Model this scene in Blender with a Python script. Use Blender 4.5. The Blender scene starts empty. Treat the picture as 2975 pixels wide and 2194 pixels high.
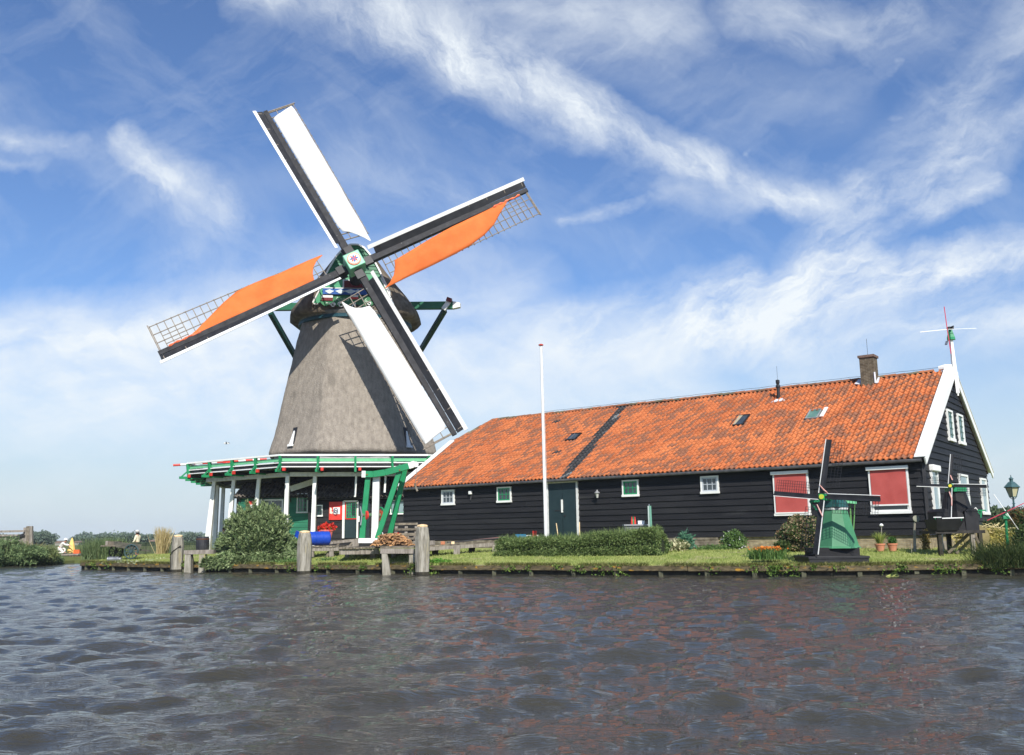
import bpy, bmesh, math, random
import numpy as np
from mathutils import Vector, Matrix, noise as mnoise
random.seed(7); rng=np.random.default_rng(11)
PI=math.pi; rad=math.radians
sc=bpy.context.scene; COL=sc.collection
V=lambda *a: np.array(a,float)
# ---------------------------------------------------------------- camera
CF=2636.; CP=rad(9.73); CR=rad(.87); H=1.35
cF=V(0,math.cos(CP),math.sin(CP)); r0=V(1,0,0); u0=V(0,-math.sin(CP),math.cos(CP))
cR=r0*math.cos(CR)-u0*math.sin(CR); cU=u0*math.cos(CR)+r0*math.sin(CR); cC=V(0,0,H)
def ray(x,y): return cF*CF+cR*(x-1487.5)-cU*(y-1097)
def at(x,y,Y):                 # point seen at photo pixel x,y lying at depth Y
    d=ray(x,y); return cC+d*(Y/d[1])
def atz(x,y,Z):
    d=ray(x,y); return cC+d*((Z-H)/d[2])
def onpl(x,y,P0,n):
    d=ray(x,y); return cC+d*(((P0-cC)@n)/(d@n))
cam=bpy.data.cameras.new('camera'); co=bpy.data.objects.new('camera',cam); COL.objects.link(co)
cam.sensor_width=36; cam.lens=36*CF/2975; cam.clip_start=.1; cam.clip_end=6000
co.matrix_world=Matrix(((cR[0],cU[0],-cF[0],0),(cR[1],cU[1],-cF[1],0),(cR[2],cU[2],-cF[2],H),(0,0,0,1)))
sc.camera=co
# ---------------------------------------------------------------- materials
def nodes(m): m.use_nodes=True; return m.node_tree.nodes, m.node_tree.links
MC={}
def mat(name,c1,c2=None,rough=.7,scale=3.,det=6,bump=0.,bscale=None,spec=.3,metal=0,stretch=(1,1,1),island=None,lo=.35,hi=.65,trans=0,c3isl=0,c3=None,c3scale=1.,c3at=.6,bdist=.02,coat=0,sub=0):
    if name in MC: return MC[name]
    m=bpy.data.materials.new(name); n,l=nodes(m); b=n['Principled BSDF']
    b.inputs['Roughness'].default_value=rough; b.inputs['Specular IOR Level'].default_value=spec; b.inputs['Metallic'].default_value=metal
    if coat: b.inputs['Coat Weight'].default_value=coat
    tc=n.new('ShaderNodeTexCoord'); mp=n.new('ShaderNodeMapping'); mp.inputs['Scale'].default_value=stretch
    l.new(tc.outputs['Object'],mp.inputs['Vector'])
    col=None
    if c2 is not None:
        nt=n.new('ShaderNodeTexNoise'); nt.inputs['Scale'].default_value=scale; nt.inputs['Detail'].default_value=det; nt.inputs['Roughness'].default_value=.62
        l.new(mp.outputs[0],nt.inputs['Vector'])
        cr=n.new('ShaderNodeValToRGB'); cr.color_ramp.elements[0].position=lo; cr.color_ramp.elements[1].position=hi
        cr.color_ramp.elements[0].color=(*c1,1); cr.color_ramp.elements[1].color=(*c2,1)
        l.new(nt.outputs['Fac'],cr.inputs['Fac']); col=cr.outputs['Color']
    else:
        rg=n.new('ShaderNodeRGB'); rg.outputs[0].default_value=(*c1,1); col=rg.outputs[0]
    if c3 is not None:
        n3=n.new('ShaderNodeTexNoise'); n3.inputs['Scale'].default_value=c3scale; n3.inputs['Detail'].default_value=5; l.new(mp.outputs[0],n3.inputs['Vector'])
        r3=n.new('ShaderNodeValToRGB'); r3.color_ramp.elements[0].position=c3at; r3.color_ramp.elements[1].position=c3at+.08
        f3=n3.outputs['Fac']
        if c3isl:
            gi=n.new('ShaderNodeNewGeometry'); ma=n.new('ShaderNodeMath'); ma.operation='MULTIPLY_ADD'; l.new(gi.outputs['Random Per Island'],ma.inputs[0]); ma.inputs[1].default_value=c3isl; l.new(f3,ma.inputs[2]); f3=ma.outputs[0]
        l.new(f3,r3.inputs['Fac']); mx=n.new('ShaderNodeMix'); mx.data_type='RGBA'
        l.new(r3.outputs['Color'],mx.inputs['Factor']); l.new(col,mx.inputs['A']); mx.inputs['B'].default_value=(*c3,1); col=mx.outputs['Result']
    if island:                     # each separate piece (leaf, tile, board) gets its own tone
        g=n.new('ShaderNodeNewGeometry'); ir=n.new('ShaderNodeValToRGB'); e=ir.color_ramp.elements
        e[0].position=island[0][0]; e[0].color=(*island[0][1],1); e[1].position=island[-1][0]; e[1].color=(*island[-1][1],1)
        for p,c in island[1:-1]:
            k=e.new(p); k.color=(*c,1)
        l.new(g.outputs['Random Per Island'],ir.inputs['Fac']); mx=n.new('ShaderNodeMix'); mx.data_type='RGBA'; mx.blend_type='MULTIPLY'
        mx.inputs['Factor'].default_value=1; l.new(col,mx.inputs['A']); l.new(ir.outputs['Color'],mx.inputs['B']); col=mx.outputs['Result']
    l.new(col,b.inputs['Base Color'])
    if bump:
        nb=n.new('ShaderNodeTexNoise'); nb.inputs['Scale'].default_value=bscale or scale*4; nb.inputs['Detail'].default_value=6
        l.new(mp.outputs[0],nb.inputs['Vector']); bp=n.new('ShaderNodeBump'); bp.inputs['Strength'].default_value=bump; bp.inputs['Distance'].default_value=bdist
        l.new(nb.outputs['Fac'],bp.inputs['Height']); l.new(bp.outputs[0],b.inputs['Normal'])
    if trans:                      # leaves and cloth let some light through
        out=n['Material Output']; tr=n.new('ShaderNodeBsdfTranslucent'); l.new(col,tr.inputs['Color']); ms=n.new('ShaderNodeMixShader'); ms.inputs[0].default_value=trans
        l.new(b.outputs[0],ms.inputs[1]); l.new(tr.outputs[0],ms.inputs[2]); l.new(ms.outputs[0],out.inputs['Surface'])
    MC[name]=m; return m
W_PAINT=mat('white_paint',(.74,.74,.70),(.83,.83,.80),.45,2.5,bump=.05,bscale=30)
GREY_PAINT=mat('weathered_white_paint',(.55,.56,.55),(.72,.72,.70),.6,5,bump=.1,bscale=40)
BLACK_BOARD=mat('tarred_boards',(.013,.013,.0145),(.021,.021,.0225),.62,1.2,stretch=(.5,.5,4),bump=.4,bscale=14,spec=.2,island=((0,(.8,.8,.83)),(1,(1.15,1.14,1.12))),c3=(.032,.032,.032),c3scale=.8,c3at=.66)
BLACK=mat('black_paint',(.014,.014,.016),(.028,.028,.03),.5,3,bump=.1,bscale=25)
STOCK=mat('weathered_black_stock',(.013,.013,.015),(.034,.034,.037),.6,2.2,bump=.2,bscale=18,spec=.2,c3=(.14,.14,.135),c3scale=6,c3at=.67)
GREEN=mat('green_paint',(.014,.21,.08),(.02,.26,.105),.38,3,bump=.05,bscale=30,spec=.4)
DKGREEN=mat('dark_green_paint',(.008,.06,.04),(.012,.085,.055),.45,3,bump=.05)
MILLGREEN=mat('cap_green_paint',(.014,.12,.055),(.028,.2,.09),.5,2,island=((0,(.8,.8,.8)),(1,(1.2,1.2,1.2))))
LTGREEN=mat('pale_green_paint',(.13,.42,.21),(.17,.5,.26),.5,3)
RED=mat('red_paint',(.55,.035,.025),(.65,.05,.035),.45,4)
DKRED=mat('dark_red_paint',(.12,.004,.008),(.16,.008,.012),.5,4)
BLUE=mat('shaded_blue_paint',(.01,.07,.3),(.015,.1,.36),.5,4)  # blue kept dark so the band on the cap looks shaded
TEAL=mat('teal_paint',(.03,.12,.16),(.05,.2,.24),.5,4)
YEL=mat('yellow_paint',(.7,.6,.05),None,.5)
THATCH=mat('weathered_thatch',(.215,.187,.155),(.35,.308,.254),.95,5.,det=14,lo=.3,hi=.7,bump=1.,bscale=22,spec=.03,stretch=(1,1,.42),c3=(.205,.18,.148),c3scale=.9,c3at=.62,bdist=.05)
THATCHD=mat('cap_thatch',(.10,.082,.062),(.24,.20,.155),.95,1.6,det=8,bump=.9,bscale=20,spec=.05,bdist=.06)
SAILW=mat('white_sailcloth',(.80,.80,.77),(.86,.86,.83),.8,1.5,bump=.05,bscale=6,trans=.25)
SAILO=mat('orange_sailcloth',(.74,.17,.035),(.88,.23,.055),.8,.8,trans=.22,bump=.35,bscale=2.2,bdist=.05)
LATT=mat('bare_lattice_wood',(.17,.14,.11),(.3,.26,.21),.8,8)
OLDWOOD=mat('silver_grey_timber',(.16,.14,.115),(.34,.31,.27),.85,4,stretch=(4,4,.5),bump=.5,bscale=20,spec=.1,island=((0,(.8,.8,.8)),(1,(1.15,1.12,1.1))))
POSTW=mat('bleached_post_timber',(.17,.155,.12),(.40,.375,.31),.85,5,stretch=(3,3,.35),bump=.5,bscale=16,spec=.1,c3=(.42,.34,.1),c3scale=1.3,c3at=.62)
CAPW=mat('post_cap_wood',(.75,.5,.25),(.85,.68,.42),.6,6)
DECKW=mat('deck_timber',(.10,.085,.065),(.24,.21,.17),.85,4,bump=.5,bscale=18,spec=.1,island=((0,(.7,.7,.7)),(1,(1.3,1.28,1.2))))
DARKWOOD=mat('dark_wet_timber',(.018,.016,.012),(.05,.045,.03),.8,6,bump=.4,bscale=20)
QUAYW=mat('mossy_quay_timber',(.06,.05,.03),(.17,.135,.075),.85,5,stretch=(1,1,3),bump=.6,bscale=25,spec=.1,c3=(.42,.23,.035),c3scale=3.2,c3at=.60)
BRICK_=None
GLASS=mat('window_glass',(.03,.04,.045),(.06,.075,.085),.06,1.5,spec=.8)
GLASSL=mat('pale_window_glass',(.16,.24,.25),(.25,.34,.36),.08,1.2,spec=.8)
LEAD=mat('lead_flashing',(.5,.52,.55),(.72,.73,.74),.6,6,bump=.4,bscale=10)
METAL=mat('galvanised_metal',(.35,.35,.34),(.5,.5,.5),.35,8,metal=.8,spec=.5)
GREYB=mat('grey_plastic',(.14,.15,.16),(.2,.2,.21),.5,3)
def brickmat(name,c1,c2,mortar,sx=1):
    m=bpy.data.materials.new(name); n,l=nodes(m); b=n['Principled BSDF']; b.inputs['Roughness'].default_value=.9; b.inputs['Specular IOR Level'].default_value=.1
    tc=n.new('ShaderNodeTexCoord'); br=n.new('ShaderNodeTexBrick'); l.new(tc.outputs['UV'],br.inputs['Vector'])
    br.inputs['Color1'].default_value=(*c1,1); br.inputs['Color2'].default_value=(*c2,1); br.inputs['Mortar'].default_value=(*mortar,1)
    br.inputs['Scale'].default_value=1; br.inputs['Brick Width'].default_value=.2; br.inputs['Row Height'].default_value=.062; br.inputs['Mortar Size'].default_value=.009; br.inputs['Bias'].default_value=0
    nt=n.new('ShaderNodeTexNoise'); nt.inputs['Scale'].default_value=6; l.new(tc.outputs['Object'],nt.inputs['Vector'])
    mx=n.new('ShaderNodeMix'); mx.data_type='RGBA'; mx.blend_type='MULTIPLY'; mx.inputs['Factor'].default_value=.8
    cr=n.new('ShaderNodeValToRGB'); cr.color_ramp.elements[0].color=(.6,.58,.55,1); cr.color_ramp.elements[1].color=(1.2,1.2,1.15,1); cr.color_ramp.elements[0].position=.35; cr.color_ramp.elements[1].position=.65
    l.new(nt.outputs['Fac'],cr.inputs['Fac']); l.new(br.outputs['Color'],mx.inputs['A']); l.new(cr.outputs['Color'],mx.inputs['B']); l.new(mx.outputs['Result'],b.inputs['Base Color'])
    bp=n.new('ShaderNodeBump'); bp.inputs['Strength'].default_value=.6; bp.inputs['Distance'].default_value=.01; bp.invert=True; l.new(br.outputs['Fac'],bp.inputs['Height']); l.new(bp.outputs[0],b.inputs['Normal'])
    return m
BRICK=brickmat('yellow_brick',(.38,.31,.19),(.28,.225,.15),(.3,.27,.2))
BRICKD=brickmat('brown_brick',(.10,.075,.05),(.14,.11,.075),(.2,.18,.14))
# ---------------------------------------------------------------- mesh builder
KCUR=1.0; KR={}
def nrm(v): v=np.asarray(v,float); return v/(np.linalg.norm(v)+1e-12)
class MB:
    def __init__(s): s.v=[]; s.f=[]; s.m=[]; s.uv=None
    def add(s,vs,fs,mi=0):
        o=len(s.v); s.v+= [tuple(map(float,p)) for p in vs]; s.f+=[tuple(i+o for i in f) for f in fs]; s.m+=[mi]*len(fs); return s
    def hexa(s,p,mi=0):            # 8 corners: bottom 0-3 ccw, top 4-7
        return s.add(p,[(3,2,1,0),(4,5,6,7),(0,1,5,4),(1,2,6,5),(2,3,7,6),(3,0,4,7)],mi)
    def box(s,c,sz,ax=None,mi=0):
        c=np.asarray(c,float); ax=ax or (V(1,0,0),V(0,1,0),V(0,0,1)); x,y,z=[np.asarray(a)*d*.5 for a,d in zip(ax,sz)]
        return s.hexa([c-x-y-z,c+x-y-z,c+x+y-z,c-x+y-z,c-x-y+z,c+x-y+z,c+x+y+z,c-x+y+z],mi)
    def rbox(s,x0,x1,y0,y1,z0,z1,mi=0): return s.box(((x0+x1)/2,(y0+y1)/2,(z0+z1)/2),(x1-x0,y1-y0,z1-z0),None,mi)
    def bar(s,a,b,w,h,up=(0,0,1),mi=0,w2=None,h2=None):   # beam a-b, w sideways, h along up
        a=np.asarray(a,float); b=np.asarray(b,float); d=nrm(b-a); up=np.asarray(up,float)
        if abs(d@nrm(up))>.98: up=V(0,1,0) if abs(d[1])<.9 else V(1,0,0)
        x=nrm(np.cross(d,up)); z=np.cross(x,d); w2=w if w2 is None else w2; h2=h if h2 is None else h2
        x1,z1,x2,z2=x*w/2,z*h/2,x*w2/2,z*h2/2
        return s.hexa([a-x1-z1,a+x1-z1,b+x2-z2,b-x2-z2,a-x1+z1,a+x1+z1,b+x2+z2,b-x2+z2],mi)
    def cyl(s,a,b,r,r2=None,n=12,mi=0,cap=True):
        a=np.asarray(a,float); b=np.asarray(b,float); d=nrm(b-a); t=V(0,0,1) if abs(d[2])<.9 else V(1,0,0)
        x=nrm(np.cross(d,t)); y=np.cross(d,x); r2=r if r2 is None else r2; vs=[]
        for p,rr in ((a,r),(b,r2)):
            for k in range(n):
                t=2*PI*k/n; vs.append(p+(x*math.cos(t)+y*math.sin(t))*rr)
        fs=[(k,(k+1)%n,n+(k+1)%n,n+k) for k in range(n)]
        if cap: fs+=[tuple(range(n))[::-1],tuple(range(n,2*n))]
        return s.add(vs,fs,mi)
    def tube(s,pts,r,n=6,mi=0):
        pts=[np.asarray(p,float) for p in pts]; rs=r if hasattr(r,'__len__') else [r]*len(pts); vs=[]; 
        for i,p in enumerate(pts):
            d=nrm(pts[min(i+1,len(pts)-1)]-pts[max(i-1,0)]); t=V(.31,.11,.94) if abs(d[2])<.9 else V(1,0.1,0)
            x=nrm(np.cross(d,t)); y=np.cross(d,x)
            for k in range(n): a=2*PI*k/n; vs.append(p+(x*math.cos(a)+y*math.sin(a))*rs[i])
        fs=[]
        for i in range(len(pts)-1):
            for k in range(n): fs.append((i*n+k,i*n+(k+1)%n,(i+1)*n+(k+1)%n,(i+1)*n+k))
        fs+=[tuple(range(n))[::-1],tuple(range((len(pts)-1)*n,len(pts)*n))]
        return s.add(vs,fs,mi)
    def lathe(s,c,prof,n=16,mi=0,ax=(0,0,1),rot=0.):
        c=np.asarray(c,float); d=nrm(ax); t=V(1,0,0) if abs(d[0])<.9 else V(0,1,0); y=nrm(np.cross(d,t)); x=np.cross(y,d); vs=[]
        for r,z in prof:
            for k in range(n): a=2*PI*k/n+rot; vs.append(c+d*z+(x*math.cos(a)+y*math.sin(a))*r)
        fs=[(i*n+k,i*n+(k+1)%n,(i+1)*n+(k+1)%n,(i+1)*n+k) for i in range(len(prof)-1) for k in range(n)]
        fs+=[tuple(range(n))[::-1],tuple(range((len(prof)-1)*n,len(prof)*n))]
        return s.add(vs,fs,mi)
    def prism(s,pts,off,mi=0):      # planar outline swept by vector off
        pts=[np.asarray(p,float) for p in pts]; n=len(pts); off=np.asarray(off,float)
        vs=pts+[p+off for p in pts]; fs=[tuple(range(n))[::-1],tuple(range(n,2*n))]+[(k,(k+1)%n,n+(k+1)%n,n+k) for k in range(n)]
        return s.add(vs,fs,mi)
    def build(s,name,mats,parent=None,space='L',smooth=False,bevel=0,fixn=True):
        if not isinstance(mats,(list,tuple)): mats=[mats]
        vs=np.array(s.v,float) if not isinstance(s.v,np.ndarray) else s.v
        if space=='W' and parent is not None:
            r=parent
            while r.parent: r=r.parent
            k_=KR.get(r.name,1.0); vs=cC+(vs-cC)*k_ if k_!=1 else vs
            vs=vs-np.array(r.location); a=-r.rotation_euler.z
            if abs(a)>1e-9: vs=vs@np.array([[math.cos(a),-math.sin(a),0],[math.sin(a),math.cos(a),0],[0,0,1]]).T
        me=bpy.data.meshes.new(name); me.from_pydata(vs.tolist(),[],s.f)
        for m in mats: me.materials.append(m)
        if len(mats)>1: me.polygons.foreach_set('material_index',s.m)
        if s.uv is not None:
            ul=me.uv_layers.new(name='UVMap'); ul.data.foreach_set('uv',np.array(s.uv,'f').ravel())
        if fixn:
            bm=bmesh.new(); bm.from_mesh(me); bmesh.ops.recalc_face_normals(bm,faces=bm.faces[:]); bm.to_mesh(me); bm.free()
        if smooth: me.polygons.foreach_set('use_smooth',[True]*len(me.polygons))
        me.update(); o=bpy.data.objects.new(name,me); COL.objects.link(o)
        if parent is not None: o.parent=parent
        if bevel:
            bv=o.modifiers.new('bevel','BEVEL'); bv.width=bevel; bv.segments=2; bv.limit_method='ANGLE'; bv.angle_limit=rad(40)
        return o
def tag(o,label=None,cat=None,group=None,kind=None):
    if label: o['label']=label
    if cat: o['category']=cat
    if group: o['group']=group
    if kind: o['kind']=kind
    return o
def thing(name,label,cat,loc=(0,0,0),rotz=0,group=None):
    o=bpy.data.objects.new(name,None); COL.objects.link(o); KR[o.name]=KCUR; o.location=[float(t) for t in (cC+(np.asarray(loc,float)-cC)*KCUR)]; o.rotation_euler=(0,0,rotz); o.empty_display_size=.2
    return tag(o,label,cat,group)
def dup(root,loc,rotz=0,label=None,scale=None):
    r=root.copy(); COL.objects.link(r); r.location=[float(t) for t in loc]; r.rotation_euler=(0,0,rotz)
    if label: r['label']=label
    if scale: r.scale=(scale,)*3
    for ch in list(root.children):
        c=ch.copy(); COL.objects.link(c); c.parent=r
        for g in list(ch.children): d=g.copy(); COL.objects.link(d); d.parent=c
    return r
def fastmesh(name,verts,faces4,mats,parent=None,uv=None):   # numpy quads
    me=bpy.data.meshes.new(name); nv=len(verts); nf=len(faces4); me.vertices.add(nv); me.vertices.foreach_set('co',np.ascontiguousarray(verts,'f').ravel())
    me.loops.add(nf*4); me.polygons.add(nf); me.loops.foreach_set('vertex_index',np.ascontiguousarray(faces4,'i').ravel())
    me.polygons.foreach_set('loop_start',np.arange(nf,dtype='i')*4); me.polygons.foreach_set('loop_total',np.full(nf,4,'i'))
    me.update(calc_edges=True); me.validate()
    for m in (mats if isinstance(mats,(list,tuple)) else [mats]): me.materials.append(m)
    o=bpy.data.objects.new(name,me); COL.objects.link(o)
    if parent is not None: o.parent=parent
    return o
# ---------------------------------------------------------------- foliage
def leafmat(name,c1,c2,k=.5,trans=.3,rough=.6):
    return mat(name,(1,1,1),None,rough,spec=.25,trans=trans,island=((0,c1),(.5,tuple((a+b)/2 for a,b in zip(c1,c2))),(1,c2)))
def leaves(P,l,w,name,m,parent=None,up=.35,dirs=None,org=(0,0,0)):
    """P: n x 3 leaf bases; each leaf a folded pointed quad pair"""
    n=len(P); d=rng.normal(size=(n,3)); d[:,2]+=up
    if dirs is not None: d=d*.55+dirs*1.1
    d/=np.linalg.norm(d,axis=1)[:,None]; t=rng.normal(size=(n,3)); s=np.cross(d,t); s/=np.linalg.norm(s,axis=1)[:,None]+1e-9; nn=np.cross(s,d)
    L=l*(.6+.8*rng.random((n,1))); Wd=w*(.6+.8*rng.random((n,1)))
    v=np.empty((n,6,3)); v[:,0]=P; v[:,1]=P+d*L*.5+s*Wd*.5+nn*L*.06; v[:,2]=P+d*L-nn*L*.12; v[:,3]=P+d*L*.5-s*Wd*.5+nn*L*.06; v[:,4]=P+d*L*.5-nn*L*.03; v[:,5]=P
    i=np.arange(n)[:,None]*6; f=np.concatenate([i+np.array([[0,1,2,4]]),i+np.array([[0,4,2,3]])])
    vv=v.reshape(-1,3)-np.asarray(org); return fastmesh(name,vv,f,m,parent)
def blades(P,h,w,name,m,parent=None,lean=.3,org=(0,0,0),wind=(0,0,0),hv=.5):
    n=len(P); L=(h if np.ndim(h) else np.full(n,h))[:,None]*(1-hv/2+hv*rng.random((n,1))); a=rng.random(n)*2*PI
    s=np.stack([np.cos(a),np.sin(a),np.zeros(n)],1); b=rng.normal(size=(n,3))*lean+np.asarray(wind); b[:,2]=1; b/=np.linalg.norm(b,axis=1)[:,None]
    b2=b+rng.normal(size=(n,3))*lean*.8+np.asarray(wind)*1.2; b2[:,2]=.75; Wd=w*(.6+.8*rng.random((n,1)))
    m1=P+b*L*.55; tp=m1+b2*L*.45; v=np.empty((n,6,3)); v[:,0]=P-s*Wd*.5; v[:,1]=P+s*Wd*.5; v[:,2]=m1+s*Wd*.4; v[:,3]=m1-s*Wd*.4; v[:,4]=tp+s*Wd*.08; v[:,5]=tp-s*Wd*.08
    i=np.arange(n)[:,None]*6; f=np.concatenate([i+np.array([[0,1,2,3]]),i+np.array([[3,2,4,5]])])
    return fastmesh(name,v.reshape(-1,3)-np.asarray(org),f,m,parent)
def blob(n,c,r,shell=.55,lump=.25,seed=0,flat=0):     # points in an uneven ellipsoid, denser near its surface
    d=rng.normal(size=(n,3)); d/=np.linalg.norm(d,axis=1)[:,None]
    if flat: d[:,2]=np.abs(d[:,2])*1.0-flat*rng.random(n)
    k=1+lump*np.array([mnoise.noise(Vector((x*2.1+seed,y*2.1,z*2.1+seed*.7))) for x,y,z in d])*1.6
    q=(shell+(1-shell)*rng.random(n)**.6)
    return np.asarray(c)+d*np.asarray(r)*(k*q)[:,None]
# ================================================================ THE WINDMILL
KCUR=1.1                      # true size and distance of the mill
TC=V(-9.1,51.8,0); OA=-12.
def octp(R,z,k,a0=OA): a=rad(a0+45*k); return TC+V(R*math.sin(a),-R*math.cos(a),z)
mill=thing('windmill','tall thatched windmill with two white and two orange sails above a green gallery','windmill',(TC[0],TC[1],.8))
prof=[(4.72,5.62),(4.96,5.68),(4.98,5.85),(4.72,6.7),(4.55,7.4),(4.36,8.4),(4.1,9.6),(3.86,10.7),(3.55,12.2),(3.22,13.45)]
def softoct(R,z,n=64,a0=OA,soft=.45):
    out=[]
    for k in range(n):
        a=2*PI*k/n; d=((a-rad(a0)+PI/8+PI*4)%(PI/4))-PI/8; d=PI/8-abs(d)   # distance from face middle
        th=((a-rad(a0))%(PI/4))-PI/8; ro=R*math.cos(PI/8)/math.cos(th); rr=ro*(1-soft*.3)+R*.955*(soft*.3)
        out.append(TC+V(rr*math.sin(a),-rr*math.cos(a),z))
    return out
b=MB(); N=96; pr=[]
for i in range(len(prof)-1):
    (ra,za),(rb,zb)=prof[i],prof[i+1]; st=1 if i<2 else max(2,int((zb-za)/.12))
    pr+=[(ra+(rb-ra)*k/st,za+(zb-za)*k/st) for k in range(st)]
pr.append(prof[-1]); vs=[]
for i,(R,z) in enumerate(pr):
    for p in softoct(R,z,N):
        q=p-TC; k=1+.0045*mnoise.noise(Vector(p)*1.7)+.003*mnoise.noise(Vector(p)*6); vs.append(TC+V(q[0]*k,q[1]*k,z+(.06*mnoise.noise(Vector(p)*1.1) if i<3 else 0)))
fs=[(i*N+k,i*N+(k+1)%N,(i+1)*N+(k+1)%N,(i+1)*N+k) for i in range(len(pr)-1) for k in range(N)]+[tuple(range(N))[::-1],tuple(range((len(pr)-1)*N,len(pr)*N))]
b.add(vs,fs); tower=b.build('thatched_tower',THATCH,mill,'W',smooth=True)
b=MB()                                                                      # lower tower: dark boards, then pale strip under the thatch
for k in range(8):
    b.hexa([octp(4.9,.3,k),octp(4.9,.3,k+1),octp(4.6,.3,k+1),octp(4.6,.3,k),octp(4.7,4.6,k),octp(4.7,4.6,k+1),octp(4.4,4.6,k+1),octp(4.4,4.6,k)])
b.build('lower_wall',BLACK_BOARD,mill,'W')
b=MB()
for k in range(8): b.hexa([octp(4.66,4.6,k),octp(4.66,4.6,k+1),octp(4.4,4.6,k+1),octp(4.4,4.6,k),octp(4.62,5.66,k),octp(4.62,5.66,k+1),octp(4.4,5.66,k+1),octp(4.4,5.66,k)])
b.build('base_strip',mat('shaded_white_board',(.30,.31,.30),(.40,.41,.40),.7,5),mill,'W')  # grey-white strip, its colour darkened for the shadow on it
def tower_face(px,py):     # point on the thatch seen at px,py
    d=nrm(ray(px,py)); t=40.
    for _ in range(400):
        p=cC+d*t; zz=p[2]; R=np.interp(zz,[q[1] for q in pr],[q[0] for q in pr]); a=math.atan2(p[0]-TC[0],-(p[1]-TC[1])); th=((a-rad(OA))%(PI/4))-PI/8
        if math.hypot(p[0]-TC[0],p[1]-TC[1])<R*math.cos(PI/8)/math.cos(th): break
        t+=.03
    return p,a
for (pa,pb) in (((861,1243),(849,1296)),((1176,1243),(1186,1300))):          # sunk slit windows with a little white sill board
    A,aa=tower_face(*pa); B,ab=tower_face(*pb); out=V(math.sin(aa),-math.cos(aa),0); sd=V(math.cos(aa),math.sin(aa),0); up=nrm(A-B)
    b=MB(); b.bar(B-out*.05,A+out*.03-out*.02,.30,.14,out); w=b.build('tower_window',BLACK,mill,'W')
    b=MB(); b.bar(B+out*.10-sd*.03,B+up*(np.linalg.norm(A-B)*.82)+out*.09-sd*.0,.30,.05,out,w2=.06); b.bar(B-up*.03+out*.12-sd*.02,B+up*.09+out*.12-sd*.02,.40,.08,out); b.build('sill',W_PAINT,w,'W')
# ---- cap
tr=rad(7.3236); tt=rad(11.885); sa=2.06643
hub=at(1030.06,770.7,47.)
nf=V(math.sin(tr),-math.cos(tr),0); rt=V(math.cos(tr),math.sin(tr),0); sn=nrm(nf*math.cos(tt)+V(0,0,1)*math.sin(tt)); su=np.cross(rt,-sn); su=su if su[2]>0 else -su
def cp(x,s,z): return TC+rt*x+nf*s+V(0,0,z)
SF=2.62
def fp(px,py,s=SF): return onpl(px,py,TC+nf*s,nf)
sec=[(-3.9,.42,.35),(-3.6,.62,.62),(-2.9,.86,.82),(-1.8,.98,.95),(-.6,1.03,1.),(.4,1.0,1.),(1.3,.97,1.0),(2.0,.9,1.0),(2.55,.8,.99),(2.9,.68,.985)]
cx=[(1.0,13.52),(1.08,13.72),(1.06,14.05),(.86,14.95),(.70,15.6),(.56,16.15),(.42,16.75),(.26,17.2),(.1,17.5),(0,17.55)]
b=MB(); vs=[]; m=len(cx)*2-1
for s,ws,hs in sec:
    ring=[]
    for fx,z in cx:
        zz=14.0+(z-14.0)*hs+(0 if z>14.4 else .28*(1-math.cos((s)*.5))*0); w=fx*3.45*ws
        if s>2 : w=max(w,fx*1.95+.1)
        ring.append((w,zz))
    full=[(-w,z) for w,z in ring]+[(w,z) for w,z in ring[:-1][::-1]]
    for w,z in full:
        P=cp(w,s,z); vs.append(P+V(0,0,.05*mnoise.noise(Vector(P)*1.6)))
fs=[(i*m+k,i*m+k+1,(i+1)*m+k+1,(i+1)*m+k) for i in range(len(sec)-1) for k in range(m-1)]+[(i*m+m-1,i*m,(i+1)*m,(i+1)*m+m-1) for i in range(len(sec)-1)]+[tuple(range(m))[::-1],tuple(range((len(sec)-1)*m,len(sec)*m))]
b.add(vs,fs); cap=b.build('thatched_cap',THATCHD,mill,'W',smooth=True)
b=MB(); b.lathe(TC,[(3.2,13.22),(3.26,13.24),(3.26,13.42),(3.2,13.44)],48); b.build('curb_ring',mat('shaded_teal',(.012,.05,.07),(.02,.08,.1),.5,4),mill,'W')  # teal darkened to stand for the shade under the cap
b=MB(); b.lathe(TC,[(3.1,13.42),(3.22,13.44),(3.32,13.6),(3.2,13.68)],48); b.build('rim_board',mat('weathered_shaded_rim',(.14,.13,.12),(.25,.24,.22),.7,5),mill,'W')  # weathered grey, darkened further for the shade of the thatch overhang
# green boarded front of the cap
out=[(-1.95,14.3),(1.95,14.3),(1.98,14.75),(1.7,15.3),(1.35,16.05),(1.0,16.7),(.55,17.25),(.2,17.42),(-.2,17.42),(-.55,17.25),(-1.0,16.7),(-1.35,16.05),(-1.7,15.3),(-1.98,14.75)]
hw=lambda z: float(np.interp(z,[14.3,14.75,15.3,16.05,16.7,17.25,17.42],[1.95,1.98,1.7,1.35,1.0,.55,.2]))
b=MB(); z=14.3
while z<17.35:
    z1=min(z+.21,17.42); a_,c_=hw(z),hw(z1); s=SF+.3; bt=.05
    b.hexa([cp(-a_,s,z),cp(a_,s,z),cp(a_,s+bt,z),cp(-a_,s+bt,z),cp(-c_,s,z1),cp(c_,s,z1),cp(c_,s+.01,z1),cp(-c_,s+.01,z1)]); z+=.21
front=b.build('cap_front',MILLGREEN,mill,'W')
b=MB()
for i in range(1,len(out)-1):
    p,q=out[i],out[i+1]; b.bar(cp(p[0],SF+.37,p[1]),cp(q[0],SF+.37,q[1]),.1,.09,V(0,0,1))
b.build('trim',W_PAINT,front,'W')
b=MB()                                                                       # big green side wings beside the hatch
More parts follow.
